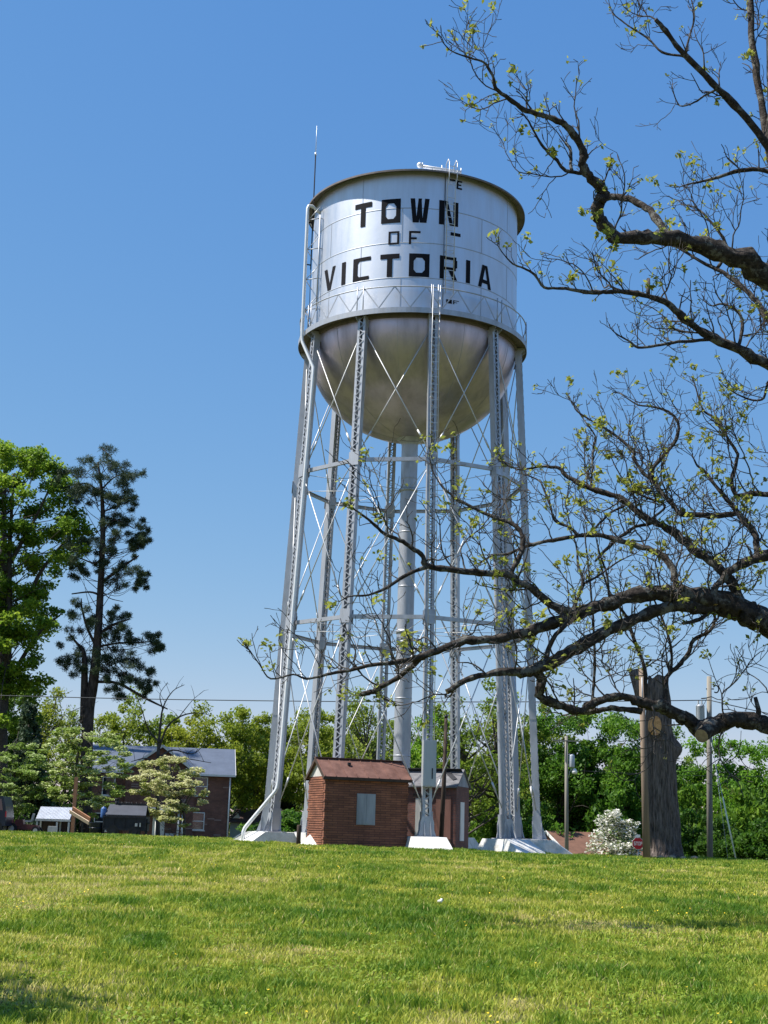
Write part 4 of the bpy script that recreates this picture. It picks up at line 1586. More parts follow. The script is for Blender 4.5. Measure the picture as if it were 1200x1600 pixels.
slab(ld_, [(tw / 2, 1.3, z1 + .02), (-tw / 2 + .08, 1.3, z1 + .02), (-tw / 2 + .16, .55, zt_ + .001), (tw / 2 - .05, .55, zt_ + .001)], .04)
ld_.build('lid', MT['slateiron'], tr_)
ch_ = MB()
ch_.tube([(-tw / 2 + .5, .6, zt_ - .1), (-tw / 2 + .5, .6, zt_ + .3)], .09, 10)
ch_.tube([(-tw / 2 + .5, .6, zt_ + .27), (-tw / 2 + .5, .6, zt_ + .33)], .13, 10)
ch_.box((.25, .55, zt_ + .06), (tw - .7, .08, .08))
for k in range(6):
    ch_.tube([(-.3 + .25 * k, .55, zt_ + .04), (-.3 + .25 * k, .55, zt_ + .17)], .025, 6)
ch_.build('chimney', MT['blackiron'], tr_)
for sx in (-.55, .55):
    wh = MB()
    wh.tube([(sx, -.12, .3), (sx, .1, .3)], .3, 18)
    wo = wh.build('wheel', MT['tyre'], tr_)
    MB().tube([(sx, -.14, .3), (sx, -.1, .3)], .15, 12).build('rim', MT['blackiron'], wo)
lg = MB()
for sx in (-1, 1):
    lg.box((sx * (tw / 2 + .02), .2, .4), (.1, .12, 1.1))
lg.box((tw / 2 + .12, .15, .75), (.18, .3, .06))
lg.build('leg', MT['blackiron'], tr_)
dt = MB()
dt.box((.62, -.115, z1 - .42), (.12, .02, .16))
dt.box((.82, -.115, z1 - .42), (.06, .02, .2))
dt.build('data_plate', MT['oldwhite'], tr_)

px_ = at(149, 1310, YTr + .2)
bn = thing('trash_barrel', 'round dark navy barrel left of the black trailer', 'barrel', (px_.x, YTr + .2, g(px_.x, YTr + .2)))
hh = zat(1285, YTr, 149) - bn.location.z
MB().lathe([(.01, -.02), (.30, -.02), (.36, hh - .03), (.38, hh), (.34, hh), (.30, hh - .15), (.01, hh - .16)], 24).build('body', MT['navy'], bn)
MB().lathe([(.345, hh * .55), (.36, hh * .57), (.365, hh * .6), (.352, hh * .62)], 24).build('hoop', MT['navy'], bn)
px_ = at(161, 1270, YTr - .1)
bb = MB()
bb.lathe([(.01, -.26), (.13, -.26), (.15, -.2), (.15, .2), (.12, .26), (.05, .28), (.05, .32), (.01, .32)], 16)
bo = bb.build('blue_jug', MT['bluepl'])
bo.location = (px_.x - .02, YTr + .15, px_.z)
# the jug hangs from a bracket on the trailer corner
tag(bo, 'blue plastic jug hung on the trailer corner', 'jug')
bk = MB()
bk.bar((-tw / 2, .1, z1 - .02), (px_.x - .02 - tx, .15, z1 - .02), .06, .06)
bk.build('bracket', MT['blackiron'], tr_)

# planks leaning from a post to the barrel
post = at(113, 1300, 76)
po_ = thing('wooden_post', 'upright reddish timber post beside the metal lean-to', 'post', (post.x, 76, g(post.x, 76)))
MB().box((0, 0, 1.35), (.17, .17, 3.3)).build('shaft', MT['tan'], po_)
MB().box((0, -.02, 2.1), (.3, .1, .08)).build('cleat', MT['tan'], po_)
for k, (a_, b_, mt_, lab) in enumerate((((109, 1268), (139, 1286), 'plank', 'pale plank sloping from the post down to the barrel'), ((114, 1263), (141, 1280), 'tan', 'brown plank sloping above the pale one to the barrel'))):
    A, B = at(*a_, 75.4), at(*b_, 74.6)
    q = MB().bar((0, 0, 0), B - A, .2, .05, (0, -.5, 1)).build('plank', MT[mt_])
    q.location = A
    tag(q, lab, 'plank')

# metal lean-to
YL = 84.0
pa, pb_ = at(56, 1300, YL), at(109, 1300, YL)
lx0 = (pa.x + pb_.x) / 2
lw = pb_.x - pa.x
lg_ = g(lx0, YL)
le = thing('lean_to', 'low open lean-to with corrugated metal roof at the lawn edge', 'shelter', (lx0, YL, lg_))
zL = lambda py: zat(py, YL, 80) - lg_
rf = MB()
ncor = 26
zhi, zlo = zL(1261), zL(1280)
for k in range(ncor):
    x0, x1 = -lw / 2 + lw * k / ncor, -lw / 2 + lw * (k + 1) / ncor
    xm = (x0 + x1) / 2
    for (xa, xb, oa, ob_) in ((x0, xm, 0, .035), (xm, x1, .035, 0)):
        rf.add([(xa, -.25, zlo + oa), (xb, -.25, zlo + ob_), (xb, .75, zhi + ob_), (xa, .75, zhi + oa)], [(0, 1, 2, 3)])
        rf.add([(xa, -.25, zlo + oa - .02), (xb, -.25, zlo + ob_ - .02), (xb, .75, zhi + ob_ - .02), (xa, .75, zhi + oa - .02)], [(3, 2, 1, 0)])
rf.build('roof', MT['corrug'], le)
fr = MB()
fr.box((0, -.22, zlo - .06), (lw + .1, .07, .1))
for x in (-lw / 2 + .08, 0.25, lw / 2 - .05):
    fr.box((x, -.2, zlo / 2 - .15), (.09, .09, zlo))
    fr.box((x, .7, zhi / 2 - .15), (.09, .09, zhi))
fr.build('frame', MT['oldwhite'], le)
bx = MB()
bx.box((0, .74, zlo / 2), (lw - .3, .04, zlo - .1))
bx.build('back_panel', MT['darkwood'], le)
sp = MB()
p_ = at(82, 1291, YL - .4)
sp.box((0, 0, 0), (.56, .03, .5))
sp.box((0, .02, 0), (.5, .02, .56))
spo = sp.build('sheet', MT['oldwhite'])
spo.location = (p_.x, YL - .32, g(p_.x, YL) + .27)
tag(spo, 'pale square sheet leaning under the metal lean-to', 'sheet')

# red garden tractor
YM = 80.0
pm = at(38, 1300, YM)
tm = thing('garden_tractor', 'old maroon garden tractor parked beside the lean-to', 'tractor', (pm.x, YM, g(pm.x, YM)))
bo_ = MB()
bo_.prism([(-.75, .38), (-.15, .42), (.0, .55), (.75, .5), (.8, .3), (.1, .25), (-.7, .28)], (0, -.2, 0), (1, 0, 0), (0, 0, 1), (0, .5, 0))
bo_.prism([(-.62, .4), (-.5, .78), (-.1, .8), (-.02, .45)], (0, -.18, 0), (1, 0, 0), (0, 0, 1), (0, .46, 0))
bo_.build('body', MT['maroon'], tm)
st_ = MB()
st_.box((.18, .05, .72), (.34, .36, .09))
st_.bar((.36, .05, .75), (.44, .05, 1.12), .34, .07, (0, 1, 0))
st_.build('seat', MT['greyboard'], tm)
sw_ = MB()
sw_.tube([(-.18, .05, .75), (-.05, .05, .98)], .025, 6)
sw_.tube([Vector((-.05 + .1 * math.cos(t_), .05 + .16 * math.sin(t_), .99 - .06 * math.cos(t_))) for t_ in np.linspace(0, 2 * PI, 15)], .02, 6)
sw_.build('steering_wheel', MT['black'], tm)
for x, r_ in ((-.66, .3), (.68, .22)):
    for y in (-.3, .35):
        wo = MB().tube([(x, y - .07, r_), (x, y + .07, r_)], r_, 20).build('wheel', MT['tyre'], tm)
        MB().tube([(x, y - .09, r_), (x, y + .09, r_)], r_ * .55, 14).build('rim', MT['oldwhite'], wo)

# dark vehicle at the left edge (only its rear end is in view)
YV = 79.0
pv_ = at(-28, 1302, YV)
vn = thing('parked_van', 'dark navy van cut by the left edge beside the tractor', 'van', (pv_.x, YV, g(pv_.x, YV)))
bd = MB()
bd.prism([(-1.9, .42), (1.42, .42), (1.45, .9), (1.36, 1.5), (1.2, 2.0), (-1.3, 2.0), (-1.75, 1.15), (-1.95, .95)], (0, -.85, 0), (1, 0, 0), (0, 0, 1), (0, 1.7, 0))
bd.build('body', MT['navy'], vn)
gl = MB()
gl.prism([(-1.2, 1.25), (.0, 1.25), (.0, 1.85), (-1.05, 1.85)], (0, -.86, 0), (1, 0, 0), (0, 0, 1), (0, -.012, 0))
gl.prism([(.1, 1.25), (1.25, 1.25), (1.12, 1.85), (.1, 1.85)], (0, -.86, 0), (1, 0, 0), (0, 0, 1), (0, -.012, 0))
gl.build('window', MT['glass'], vn)
for x in (-1.25, .95):
    for y in (-.75, .75):
        wo = MB().tube([(x, y - .12, .34), (x, y + .12, .34)], .34, 20).build('wheel', MT['tyre'], vn)
        MB().tube([(x, y - .135, .34), (x, y + .135, .34)], .2, 14).build('rim', MT['galv'], wo)
tl_ = MB()
tl_.box((1.42, -.82, 1.05), (.06, .1, .3))
tl_.build('tail_light', MT['signred'], vn)

# white car half hidden by the crest
YC = 97.0
pc_ = at(392, 1312, YC)
car = thing('parked_car', 'white car half hidden behind the lawn crest by the brick house', 'car', (pc_.x, YC, g(pc_.x, YC)))
bd = MB()
sideP = [(-2.1, .3), (2.1, .3), (2.15, .75), (1.5, .9), (.9, 1.38), (-.5, 1.42), (-1.15, .98), (-2.05, .82)]
bd.prism(sideP, (0, -.85, 0), (1, 0, 0), (0, 0, 1), (0, 1.7, 0))
bd.build('body', MT['carwhite'], car)
gl = MB()
gl.prism([(-1.0, .98), (.2, .98), (.2, 1.33), (-.5, 1.35)], (0, -.86, 0), (1, 0, 0), (0, 0, 1), (0, -.012, 0))
gl.prism([(.28, .98), (1.3, .95), (.86, 1.31), (.28, 1.33)], (0, -.86, 0), (1, 0, 0), (0, 0, 1), (0, -.012, 0))
gl.prism([(-.75, 0), (.75, 0), (.66, 1), (-.66, 1)], (-1.16, 0, 1.0), (0, 1, 0), (.6, 0, .39), (-.02, 0, .025))
gl.build('window', MT['glass'], car)
for x in (-1.35, 1.3):
    for y in (-.76, .76):
        wo = MB().tube([(x, y - .11, .32), (x, y + .11, .32)], .32, 20).build('wheel', MT['tyre'], car)
        MB().tube([(x, y - .125, .32), (x, y + .125, .32)], .2, 14).build('rim', MT['galv'], wo)
hl = MB()
for y in (-.6, .6):
    hl.box((-2.06, y, .7), (.1, .34, .13))
hl.build('headlight', MT['glass'], car)

# ------------------------------------------------------------------ TREES
def sphere_dirs(n, rng, zmin=-0.35):
    out = []
    while len(out) < n:
        d = rng.normal(size=3)
        d /= np.linalg.norm(d)
        if d[2] > zmin:
            out.append(d)
    return np.array(out)


def set_col(o, c):
    o.color = (*c, 1)


def deciduous(name, label, cat, h, r, base, seed, mat, nclump=70, per=190, leaf=.22, gap=0.0, clump=.2, limbs=16, group=None, bark='bark', trunk_r=None, ztop=1.0):
    """generic broadleaf tree at the origin; base = crown bottom as a share of h"""
    rng = np.random.default_rng(seed)
    root = thing(name, label, cat, (0, 0, 0), 0, group)
    cz, rz = h * (base + (1 - base) * .5), h * (1 - base) * .5
    d = sphere_dirs(nclump, rng, -.75)
    f = rng.random(nclump) ** .4
    lump = 1 + .22 * np.sin(d[:, 0] * 3.1 + seed) + .18 * np.cos(d[:, 1] * 4.3 + seed * 2) + .15 * np.sin(d[:, 2] * 5 + seed)
    cs = np.stack([d[:, 0] * r * f * lump, d[:, 1] * r * f * lump, cz + d[:, 2] * rz * f * np.minimum(lump, 1.08)], 1)
    rs = r * clump * (.6 + .8 * rng.random((nclump, 1))) * np.array([[1.15, 1.15, .75]])
    P, idx = clump_points(cs, rs, per, rng)
    ct = rng.random(nclump) * .5
    tint = np.clip(ct[idx] + rng.random(len(P)) * .55, 0, 1)
    V = leaf_quads(P, leaf * (.7 + .6 * rng.random(len(P))), rng, .35)
    fast_mesh('crown', V, 4, mat, tint, root)
    mb = MB()
    tr_ = trunk_r or h * .018
    tp = [(0, 0, -.6)]
    for k in range(1, 7):
        tp.append((rng.normal() * .012 * h, rng.normal() * .012 * h, h * .72 * k / 6))
    sp = smooth_path(tp, 3)
    mb.tube(sp, list(np.linspace(tr_ * 1.15, tr_ * .25, len(sp))), 8)
    for k in rng.choice(nclump, limbs, replace=False):
        c = cs[k]
        zs = max(h * .18, min(h * .62, c[2] - np.hypot(c[0], c[1]) * (.5 + .5 * rng.random())))
        i0 = min(len(sp) - 1, int(zs / (h * .72) * (len(sp) - 1)))
        a_ = sp[i0]
        m_ = a_ * .5 + c * .5 + np.array([0, 0, -.06 * h * rng.random()]) + rng.normal(size=3) * .02 * h
        q = smooth_path([a_, m_, c], 4)
        rr0 = tr_ * .42
        mb.tube(q, list(np.linspace(rr0, rr0 * .2, len(q))), 5)
        for s_ in range(2):
            t_ = q[rng.integers(3, len(q))]
            e_ = t_ + rng.normal(size=3) * r * .22 + np.array([0, 0, r * .12])
            mb.tube([t_, (t_ + e_) / 2 + rng.normal(size=3) * r * .03, e_], [rr0 * .35, rr0 * .25, rr0 * .12], 4)
    mb.build('trunk', MT[bark], root)
    return root


def place(root, first, px, topy, Y, wpx, H, Rr, label, col, group, rot=None):
    p = at(px, 1300, Y)
    zb_ = g(p.x, Y)
    top = at(px, topy, Y).z
    s = (top - zb_) / H
    sw = (wpx / 2 * mpp(Vector((p.x, Y, 8)))) / Rr
    rz_ = random.random() * 6.28 if rot is None else rot
    if first:
        root.location, root.rotation_euler, root.scale = (p.x, Y, zb_ - .1), (0, 0, rz_), (sw, sw, s)
        root['label'] = label
        for ch in root.children:
            set_col(ch, col)
        return root
    return dup(root, (p.x, Y, zb_ - .1), rz_, (sw, sw, s), label, group, col)


# --- archetypes for the line of trees behind the tower
GB = 'tree line behind the tower'
A0 = deciduous('broadleaf_tree', 'x', 'tree', 15, 5.5, .10, 1, MT['leaf_oak_bg'], 100, 170, .24, clump=.20, group=GB)
A1 = deciduous('broadleaf_tree', 'x', 'tree', 15, 5.5, .14, 2, MT['leaf_oak_bg'], 80, 150, .22, clump=.18, limbs=24, group=GB)
A2 = deciduous('broadleaf_tree', 'x', 'tree', 15, 5.5, .06, 3, MT['leaf_green'], 100, 190, .23, clump=.19, limbs=26, group=GB)
A3 = deciduous('broadleaf_tree', 'x', 'tree', 15, 5.5, .18, 4, MT['leaf_oak_bg'], 62, 75, .2, clump=.17, limbs=40, group=GB)
YG_, YL_, GR, DK, BR, PALE = (1.2, 1.25, 1.0), (1.4, 1.32, 1.0), (.86, 1.02, .9), (.62, .86, .85), (1.15, 1.4, .95), (1.3, 1.35, 1.5)
BG = [
    (A0, -25, 1050, 128, 130, 'dark leafy tree at the far left edge behind the dogwoods', DK),
    (A3, 52, 1062, 135, 130, 'thin yellow-green tree between the leafy tree and the pine', YL_),
    (A3, 95, 1075, 140, 110, 'sparse tree seen through the pine branches', PALE),
    (A1, 185, 1078, 132, 120, 'yellow-green tree just right of the pine trunk', YG_),
    (A0, 236, 1105, 150, 110, 'rounded tree above the left end of the blue-grey roof', GR),
    (A1, 292, 1100, 146, 130, 'yellowish oak above the right half of the blue-grey roof', YL_),
    (A0, 345, 1093, 150, 120, 'tallest yellowish oak right of the brick house roof', YG_),
    (A0, 392, 1106, 158, 110, 'rounded oak between the brick house and the left tower leg', YG_),
    (A1, 438, 1108, 160, 110, 'oak standing right behind the left tower leg', YL_),
    (A0, 482, 1098, 152, 120, 'yellow-green oak above the left end of the brick shed', YG_),
    (A1, 528, 1100, 160, 120, 'yellow-green oak above the middle of the brick shed roof', YG_),
    (A3, 566, 1058, 148, 130, 'tall thin tree rising above the oaks left of the riser pipe', PALE),
    (A0, 600, 1112, 165, 110, 'green oak right behind the riser pipe', GR),
    (A2, 668, 1113, 138, 110, 'bright green tree behind the front tower leg', BR),
    (A3, 722, 1085, 122, 190, 'open crowned tree with dark limbs right of the leaning post', GR),
    (A3, 775, 1062, 128, 170, 'thin tall tree behind the right front tower legs', PALE),
    (A0, 742, 1170, 150, 130, 'low green tree showing under the open crowned tree', GR),
    (A1, 826, 1090, 135, 140, 'green tree between the right tower legs and the lamp pole', GR),
    (A2, 872, 1112, 126, 150, 'dark dense tree behind the slim lamp pole', DK),
    (A2, 926, 1106, 130, 150, 'dark green tree between the lamp pole and the cut trunk', GR),
    (A2, 978, 1118, 124, 130, 'dense green tree just left of the cut trunk', (.75, 1.0, .9)),
    (A2, 1030, 1125, 140, 120, 'green tree directly behind the cut trunk', GR),
    (A1, 1076, 1163, 150, 90, 'small tree between the cut trunk and the pole with transformer', BR),
    (A2, 1132, 1150, 128, 130, 'bright green tree right of the pole with transformer', (.95, 1.25, .9)),
    (A2, 1190, 1160, 118, 130, 'bright green tree at the right edge', (.85, 1.15, .9)),
    (A2, 1250, 1135, 125, 130, 'green tree just outside the right edge', GR),
]
used = set()
for a_, px, ty, Y, wp, lab, col in BG:
    place(a_, id(a_) not in used, px, ty, Y, wp, 15.2, 5.5, lab, col, GB)
    used.add(id(a_))

# understorey shrubs that close the line near the ground
SH = deciduous('shrub', 'x', 'shrub', 4.0, 2.6, .02, 21, MT['leaf_green'], 46, 150, .2, clump=.26, limbs=10, group='shrubs under the tree line', trunk_r=.06)
SHR = [
    (440, 1262, 125, 80, 'dark shrub left of the brick shed', DK), (500, 1255, 140, 90, 'shrub mass hidden partly by the brick shed', GR),
    (772, 1245, 128, 100, 'shrub behind the right front footing', GR), (835, 1240, 122, 100, 'shrub left of the brown roofed house', DK),
    (915, 1215, 128, 130, 'tall dark shrub above the brown roof', DK), (965, 1225, 122, 110, 'dark shrub above the white blossom bush', DK),
    (1082, 1262, 92, 80, 'dark shrub just right of the cut trunk', (.4, .6, .6)), (1128, 1270, 88, 80, 'dark shrub behind the guy wires', (.38, .55, .6)),
    (1178, 1275, 86, 90, 'dark shrub at the right edge of the lawn', (.45, .65, .6)), (1230, 1262, 90, 90, 'dark shrub past the right edge', DK),
    (1090, 1225, 112, 90, 'green shrub above the dark shrub by the cut trunk', GR), (1160, 1220, 110, 110, 'green shrub above the dark shrub at the right edge', GR),
    (45, 1225, 105, 100, 'dark shrub behind the metal lean-to', (.4, .55, .6)), (-20, 1230, 98, 90, 'dark shrub behind the dark van', (.4, .55, .6)), (108, 1235, 110, 80, 'dark shrub left of the brick house', (.4, .55, .6)),
]
for k, (px, ty, Y, wp, lab, col) in enumerate(SHR):
    place(SH, k == 0, px, ty, Y, wp, 4.1, 2.6, lab, col, 'shrubs under the tree line')

# far woods closing the horizon
rng = np.random.default_rng(77)
nfar = 420
fx = (rng.random(nfar) * 2 - 1) * 120
fy = 215 + rng.random(nfar) * 30
fz = rng.random(nfar) * 9 + .5
P, idx = clump_points(np.stack([fx, fy, fz], 1), np.full((nfar, 3), 3.2), 90, rng)
V = leaf_quads(P, np.full(len(P), .6), rng, .3)
fw = fast_mesh('far_woods', V, 4, MT['leaf_oak_bg'], np.clip(rng.random(nfar)[idx] * .5 + rng.random(len(P)) * .4, 0, 1))
set_col(fw, (.8, .9, .9))
tag(fw, 'continuous distant green woods closing the horizon', 'woods', kind='stuff')

# conifers (dark, behind the left tower leg)
def conifer(label, px, topy, Y, wpx, col):
    rng = np.random.default_rng(int(px))
    p = at(px, 1300, Y)
    zb_ = g(p.x, Y)
    H = at(px, topy, Y).z - zb_
    rr = wpx / 2 * mpp(p)
    o_ = thing('conifer', label, 'tree', (p.x, Y, zb_), 0, 'dark conifers behind the left tower leg')
    n_ = 60
    z = rng.random(n_) ** .8 * H
    r_ = rr * (1 - z / H) ** .8
    a_ = rng.random(n_) * 6.28
    cs = np.stack([np.cos(a_) * r_ * .6, np.sin(a_) * r_ * .6, z], 1)
    P, idx = clump_points(cs, np.stack([r_ * .5 + .2, r_ * .5 + .2, np.full(n_, H * .08)], 1), 110, rng)
    cr = fast_mesh('crown', leaf_quads(P, np.full(len(P), .22), rng, 0, 2.4), 4, MT['needles'], rng.random(len(P)), o_)
    set_col(cr, col)
    MB().tube([(0, 0, -.4), (0, 0, H * .9)], [.16, .03], 6).build('trunk', MT['bark'], o_)


conifer('dark conifer showing left of the silver leg above the low house', 406, 1205, 160, 34, (1, 1, 1))
conifer('dark conifer showing right of the silver leg above the carport', 446, 1200, 158, 36, (1, 1, 1))
conifer('small dark conifer beside the brick house corner', 374, 1232, 165, 28, (.9, 1, 1))


def bush(name, label, cat, px, py0, py1, Y, wpx, mat, n=34, per=120, leaf=.1, col=(1, 1, 1), seed=1, group=None, flat=.9):
    rng = np.random.default_rng(seed)
    p = at(px, 1300, Y)
    zb_ = g(p.x, Y)
    top = at(px, py0, Y).z - zb_
    rr = wpx / 2 * mpp(p)
    o_ = thing(name, label, cat, (p.x, Y, zb_), 0, group)
    d = sphere_dirs(n, rng, -.1)
    f = rng.random(n) ** .35
    cs = np.stack([d[:, 0] * rr * f, d[:, 1] * rr * f, .15 + np.abs(d[:, 2]) * f * top * .92], 1)
    P, idx = clump_points(cs, np.full((n, 3), rr * .3) * np.array([[1, 1, .7]]), per, rng)
    cr = fast_mesh('crown', leaf_quads(P, leaf * (.7 + .6 * rng.random(len(P))), rng, flat), 4, mat, rng.random(len(P)), o_)
    set_col(cr, col)
    mb = MB()
    for k in range(14):
        c = cs[k]
        mb.tube([(rng.normal() * .1, rng.normal() * .1, -.2), tuple(c * .5 + np.array([0, 0, .1])), tuple(c)], [.035, .025, .01], 5)
    mb.build('stem', MT['bark'], o_)
    return o_


bush('blossom_bush', 'large white blossoming bush left of the cut trunk', 'bush', 960, 1262, 1340, 108, 92, MT['azwhite'], 60, 150, .15, seed=4, flat=.9)
bush('green_bush', 'leafy green top sprigs rising over the white bush', 'bush', 970, 1255, 1340, 112, 50, MT['dogwood'], 20, 60, .16, (.55, .8, .5), 6)
bush('azalea', 'pale pink azalea over the low house roof', 'bush', 389, 1240, 1290, 162, 22, MT['azpink'], 24, 90, .16, (1.15, 1.2, 1.1), 7, 'azaleas behind the low house')
bush('azalea', 'red-pink azalea right of the left tower leg', 'bush', 453, 1243, 1290, 162, 22, MT['azpink'], 24, 90, .16, (.75, .45, .42), 8, 'azaleas behind the low house')


# --- trees described clump by clump (photo-like silhouettes)
def clumpy(name, label, cat, base_px, Y, clumps, mat, leaf, per, trunk=(), bark='bark', col=(1, 1, 1), elong=1.7, flat=.35, seed=3, group=None, tintlo=0., tinthi=1., yspread=1.0, limb_from=None, limb_r=.06, needles=0):
    """clumps: (px, py, rx_px, ry_px[, dY]); trunk: list of polylines [(px,py,w_px,dY)...]"""
    rng = np.random.default_rng(seed)
    p = at(base_px[0], base_px[1], Y)
    zb_ = g(p.x, Y)
    o_ = thing(name, label, cat, (p.x, Y, zb_), 0, group)
    org = Vector((p.x, Y, zb_))
    cs, rs, ne = [], [], []
    for c in clumps:
        dY = c[4] if len(c) > 4 else rng.normal() * yspread
        q = at(c[0], c[1], Y + dY)
        k = mpp(q)
        cs.append(tuple(q - org))
        rs.append((c[2] * k, (c[2] * .75 + c[3] * .25) * k, c[3] * k))
        ne.append(per * max(.3, c[2] * c[3] / 400.0))
    cs, rs = np.array(cs), np.array(rs)
    P, idx = clump_points(cs, rs, ne, rng, .5)
    tint = np.clip(tintlo + (tinthi - tintlo) * (rng.random(len(cs))[idx] * .45 + rng.random(len(P)) * .6), 0, 1)
    if needles:
        V = needle_tufts(P, needles, leaf, leaf * .13, rng)
        tint = np.repeat(tint, needles)
    else:
        V = leaf_quads(P, leaf * (.7 + .6 * rng.random(len(P))), rng, flat, elong)
    cr = fast_mesh('crown', V, 4, mat, tint, o_)
    set_col(cr, col)
    mb = MB()
    for pl in trunk:
        pts = [tuple(at(a_[0], a_[1], Y + (a_[3] if len(a_) > 3 else 0)) - org) + (a_[2] / 2 * mpp(at(a_[0], a_[1], Y)),) for a_ in pl]
        sp = smooth_path(pts, 4)
        mb.tube(sp[:, :3], list(np.maximum(sp[:, 3], .012)), 9)
    if limb_from:
        for c in cs[::2]:
            # limb to each clump from the nearest lower trunk point
            j = [q for q in limb_from]
            best = min((at(q[0], q[1], Y) - org for q in j), key=lambda q: abs(q.z - (c[2] - .35 * math.hypot(c[0] - q.x, c[1]))))
            best = np.array(best) + np.array([0, 0, rng.normal() * 1.6])
            m_ = (best + c) / 2 + rng.normal(size=3) * .3 + np.array([0, 0, -.15])
            q = smooth_path([tuple(best), m_, c], 4)
            mb.tube(q, list(np.linspace(limb_r, limb_r * .3, len(q))), 5)
    if mb.v:
        mb.build('trunk', MT[bark], o_)
    return o_


# big leafy tree on the left
rng = np.random.default_rng(31)
cl = []
for k in range(350):
    py = 700 + 440 * rng.random() ** 1.1
    edge = np.interp(py, [690, 730, 790, 830, 880, 940, 1000, 1060, 1140], [70, 108, 138, 146, 128, 122, 98, 80, 70])
    px = edge - 14 - rng.random() ** .85 * (edge + 130)
    if (py > 960 and rng.random() < .25):
        continue
    cl.append((px, py, 15 + 10 * rng.random(), 9 + 7 * rng.random()))
cl += [(95, 738, 16, 10), (118, 800, 20, 10), (135, 830, 18, 9), (130, 858, 16, 8), (60, 722, 18, 11), (10, 715, 16, 10)]
clumpy('leafy_tree', 'tall bright green leafy tree filling the left edge', 'tree', (15, 1310), 106, cl, MT['leaf_green'], .17, 440,
       [[(5, 1315, 17), (4, 1150, 14), (14, 1000, 10), (15, 860, 7), (22, 740, 3)], [(18, 1000, 9), (60, 900, 6), (110, 835, 3)], [(14, 900, 8), (-40, 800, 4), (-80, 740, 2)], [(16, 1060, 8), (60, 990, 5), (95, 960, 2)], [(16, 880, 7), (60, 800, 4), (85, 745, 2)]],
       col=(1.32, 1.32, 1.2), yspread=2.4, limb_from=[(6, 1100), (14, 1000), (15, 900), (18, 800)], limb_r=.045)
# pine tip behind it and dark conifer low down
clumpy('pine_tree', 'dark pine tip poking above the leafy tree at the left edge', 'tree', (0, 1310), 118, [(8, 706, 12, 6), (30, 712, 12, 7), (16, 722, 16, 7), (-10, 712, 14, 8), (-20, 740, 24, 10), (0, 700, 7, 5), (35, 722, 8, 5)], MT['needles'], .30, 130, [[(2, 1312, 20), (4, 1000, 15), (6, 800, 9), (8, 702, 3)]], 'pinebark', needles=14, seed=9)
clumpy('cedar', 'dark low cedar between the dogwoods and the leafy tree', 'tree', (45, 1310), 99, [(45 + 32 * math.sin(k * 2.4) * (1 - k / 40), 1290 - 190 * k / 34, 20 * (1.1 - k / 40), 10) for k in range(34)], MT['needles'], .14, 800, [[(45, 1312, 8), (45, 1105, 2)]], elong=2.6, seed=10, flat=0, col=(.9, 1, .95))

# the tall pine
pine_cl = [(118, 738, 18, 10), (150, 725, 20, 9), (182, 728, 20, 9), (198, 742, 15, 9), (165, 748, 25, 11), (130, 762, 20, 9), (195, 758, 16, 7), (112, 765, 14, 7), (150, 772, 18, 7), (120, 778, 16, 7), (200, 785, 10, 6), (178, 775, 14, 6),
           (192, 808, 18, 8), (215, 822, 14, 7), (225, 836, 7, 5), (178, 815, 14, 8), (182, 840, 14, 7), (205, 845, 14, 7), (218, 855, 8, 5), (150, 850, 16, 8), (130, 862, 18, 8), (112, 855, 14, 7), (175, 865, 12, 6),
           (185, 900, 14, 10), (205, 893, 16, 9), (222, 900, 10, 7), (215, 912, 7, 5), (160, 885, 10, 7), (128, 890, 12, 6),
           (118, 965, 16, 9), (140, 978, 12, 7), (108, 985, 14, 8), (185, 965, 12, 8), (195, 985, 12, 10), (178, 990, 8, 8),
           (215, 1003, 18, 8), (238, 1005, 14, 7), (250, 1010, 8, 4), (190, 1030, 22, 10), (215, 1040, 16, 9), (165, 1030, 12, 9), (125, 1020, 16, 10), (105, 1030, 14, 10), (220, 1068, 14, 8), (200, 1060, 16, 8), (230, 1078, 8, 5), (130, 1045, 14, 8), (185, 1078, 14, 7), (165, 1058, 12, 8)]
rng = np.random.default_rng(4)
pc2 = []
for (x, y, a_, b_) in pine_cl:
    pc2.append((x, y, a_ * .75, b_ * .95))
    for q in range(5):
        pc2.append((x + rng.normal() * a_ * .8, y + rng.normal() * b_ * 1.25, a_ * (.32 + .3 * rng.random()), b_ * (.45 + .4 * rng.random())))
clumpy('pine_tree', 'tall dark pine with a bare leaning trunk and ragged crown', 'tree', (137, 1312), 104, pc2, MT['needles'], .27, 74,
       [[(133, 1318, 21), (137, 1130, 18), (146, 1065, 16), (153, 990, 12.5), (158, 900, 10), (161, 820, 7.5), (158, 760, 5), (153, 722, 2)],
        [(131, 1130, 13), (132, 1060, 11), (131, 1020, 7), (120, 1005, 4), (108, 990, 2)], [(150, 1010, 5), (136, 980, 4), (128, 950, 3), (127, 935, 1.5)],
        [(156, 990, 5), (175, 977, 4.5), (203, 967, 2)], [(160, 910, 5), (185, 890, 5), (217, 868, 2)], [(150, 1065, 5), (185, 1068, 4.5), (225, 1090, 4), (262, 1108, 2)],
        [(155, 1010, 4), (185, 1005, 3), (230, 1003, 2)], [(157, 930, 4), (140, 925, 3), (112, 928, 2)], [(160, 870, 4), (148, 880, 3), (125, 872, 2)], [(161, 830, 3), (180, 812, 2.5), (210, 826, 1.5)], [(160, 800, 3), (185, 790, 2), (203, 783, 1.5)], [(157, 770, 3), (135, 755, 2), (112, 762, 1.5)], [(158, 765, 3), (180, 745, 2), (200, 742, 1.5)], [(160, 925, 1.6), (172, 935, 1.4), (192, 940, 1)]],
       'pinebark', needles=14, seed=12, yspread=1.0, limb_from=[(152, 1000), (157, 920), (160, 860), (160, 800), (157, 750)], limb_r=.03)

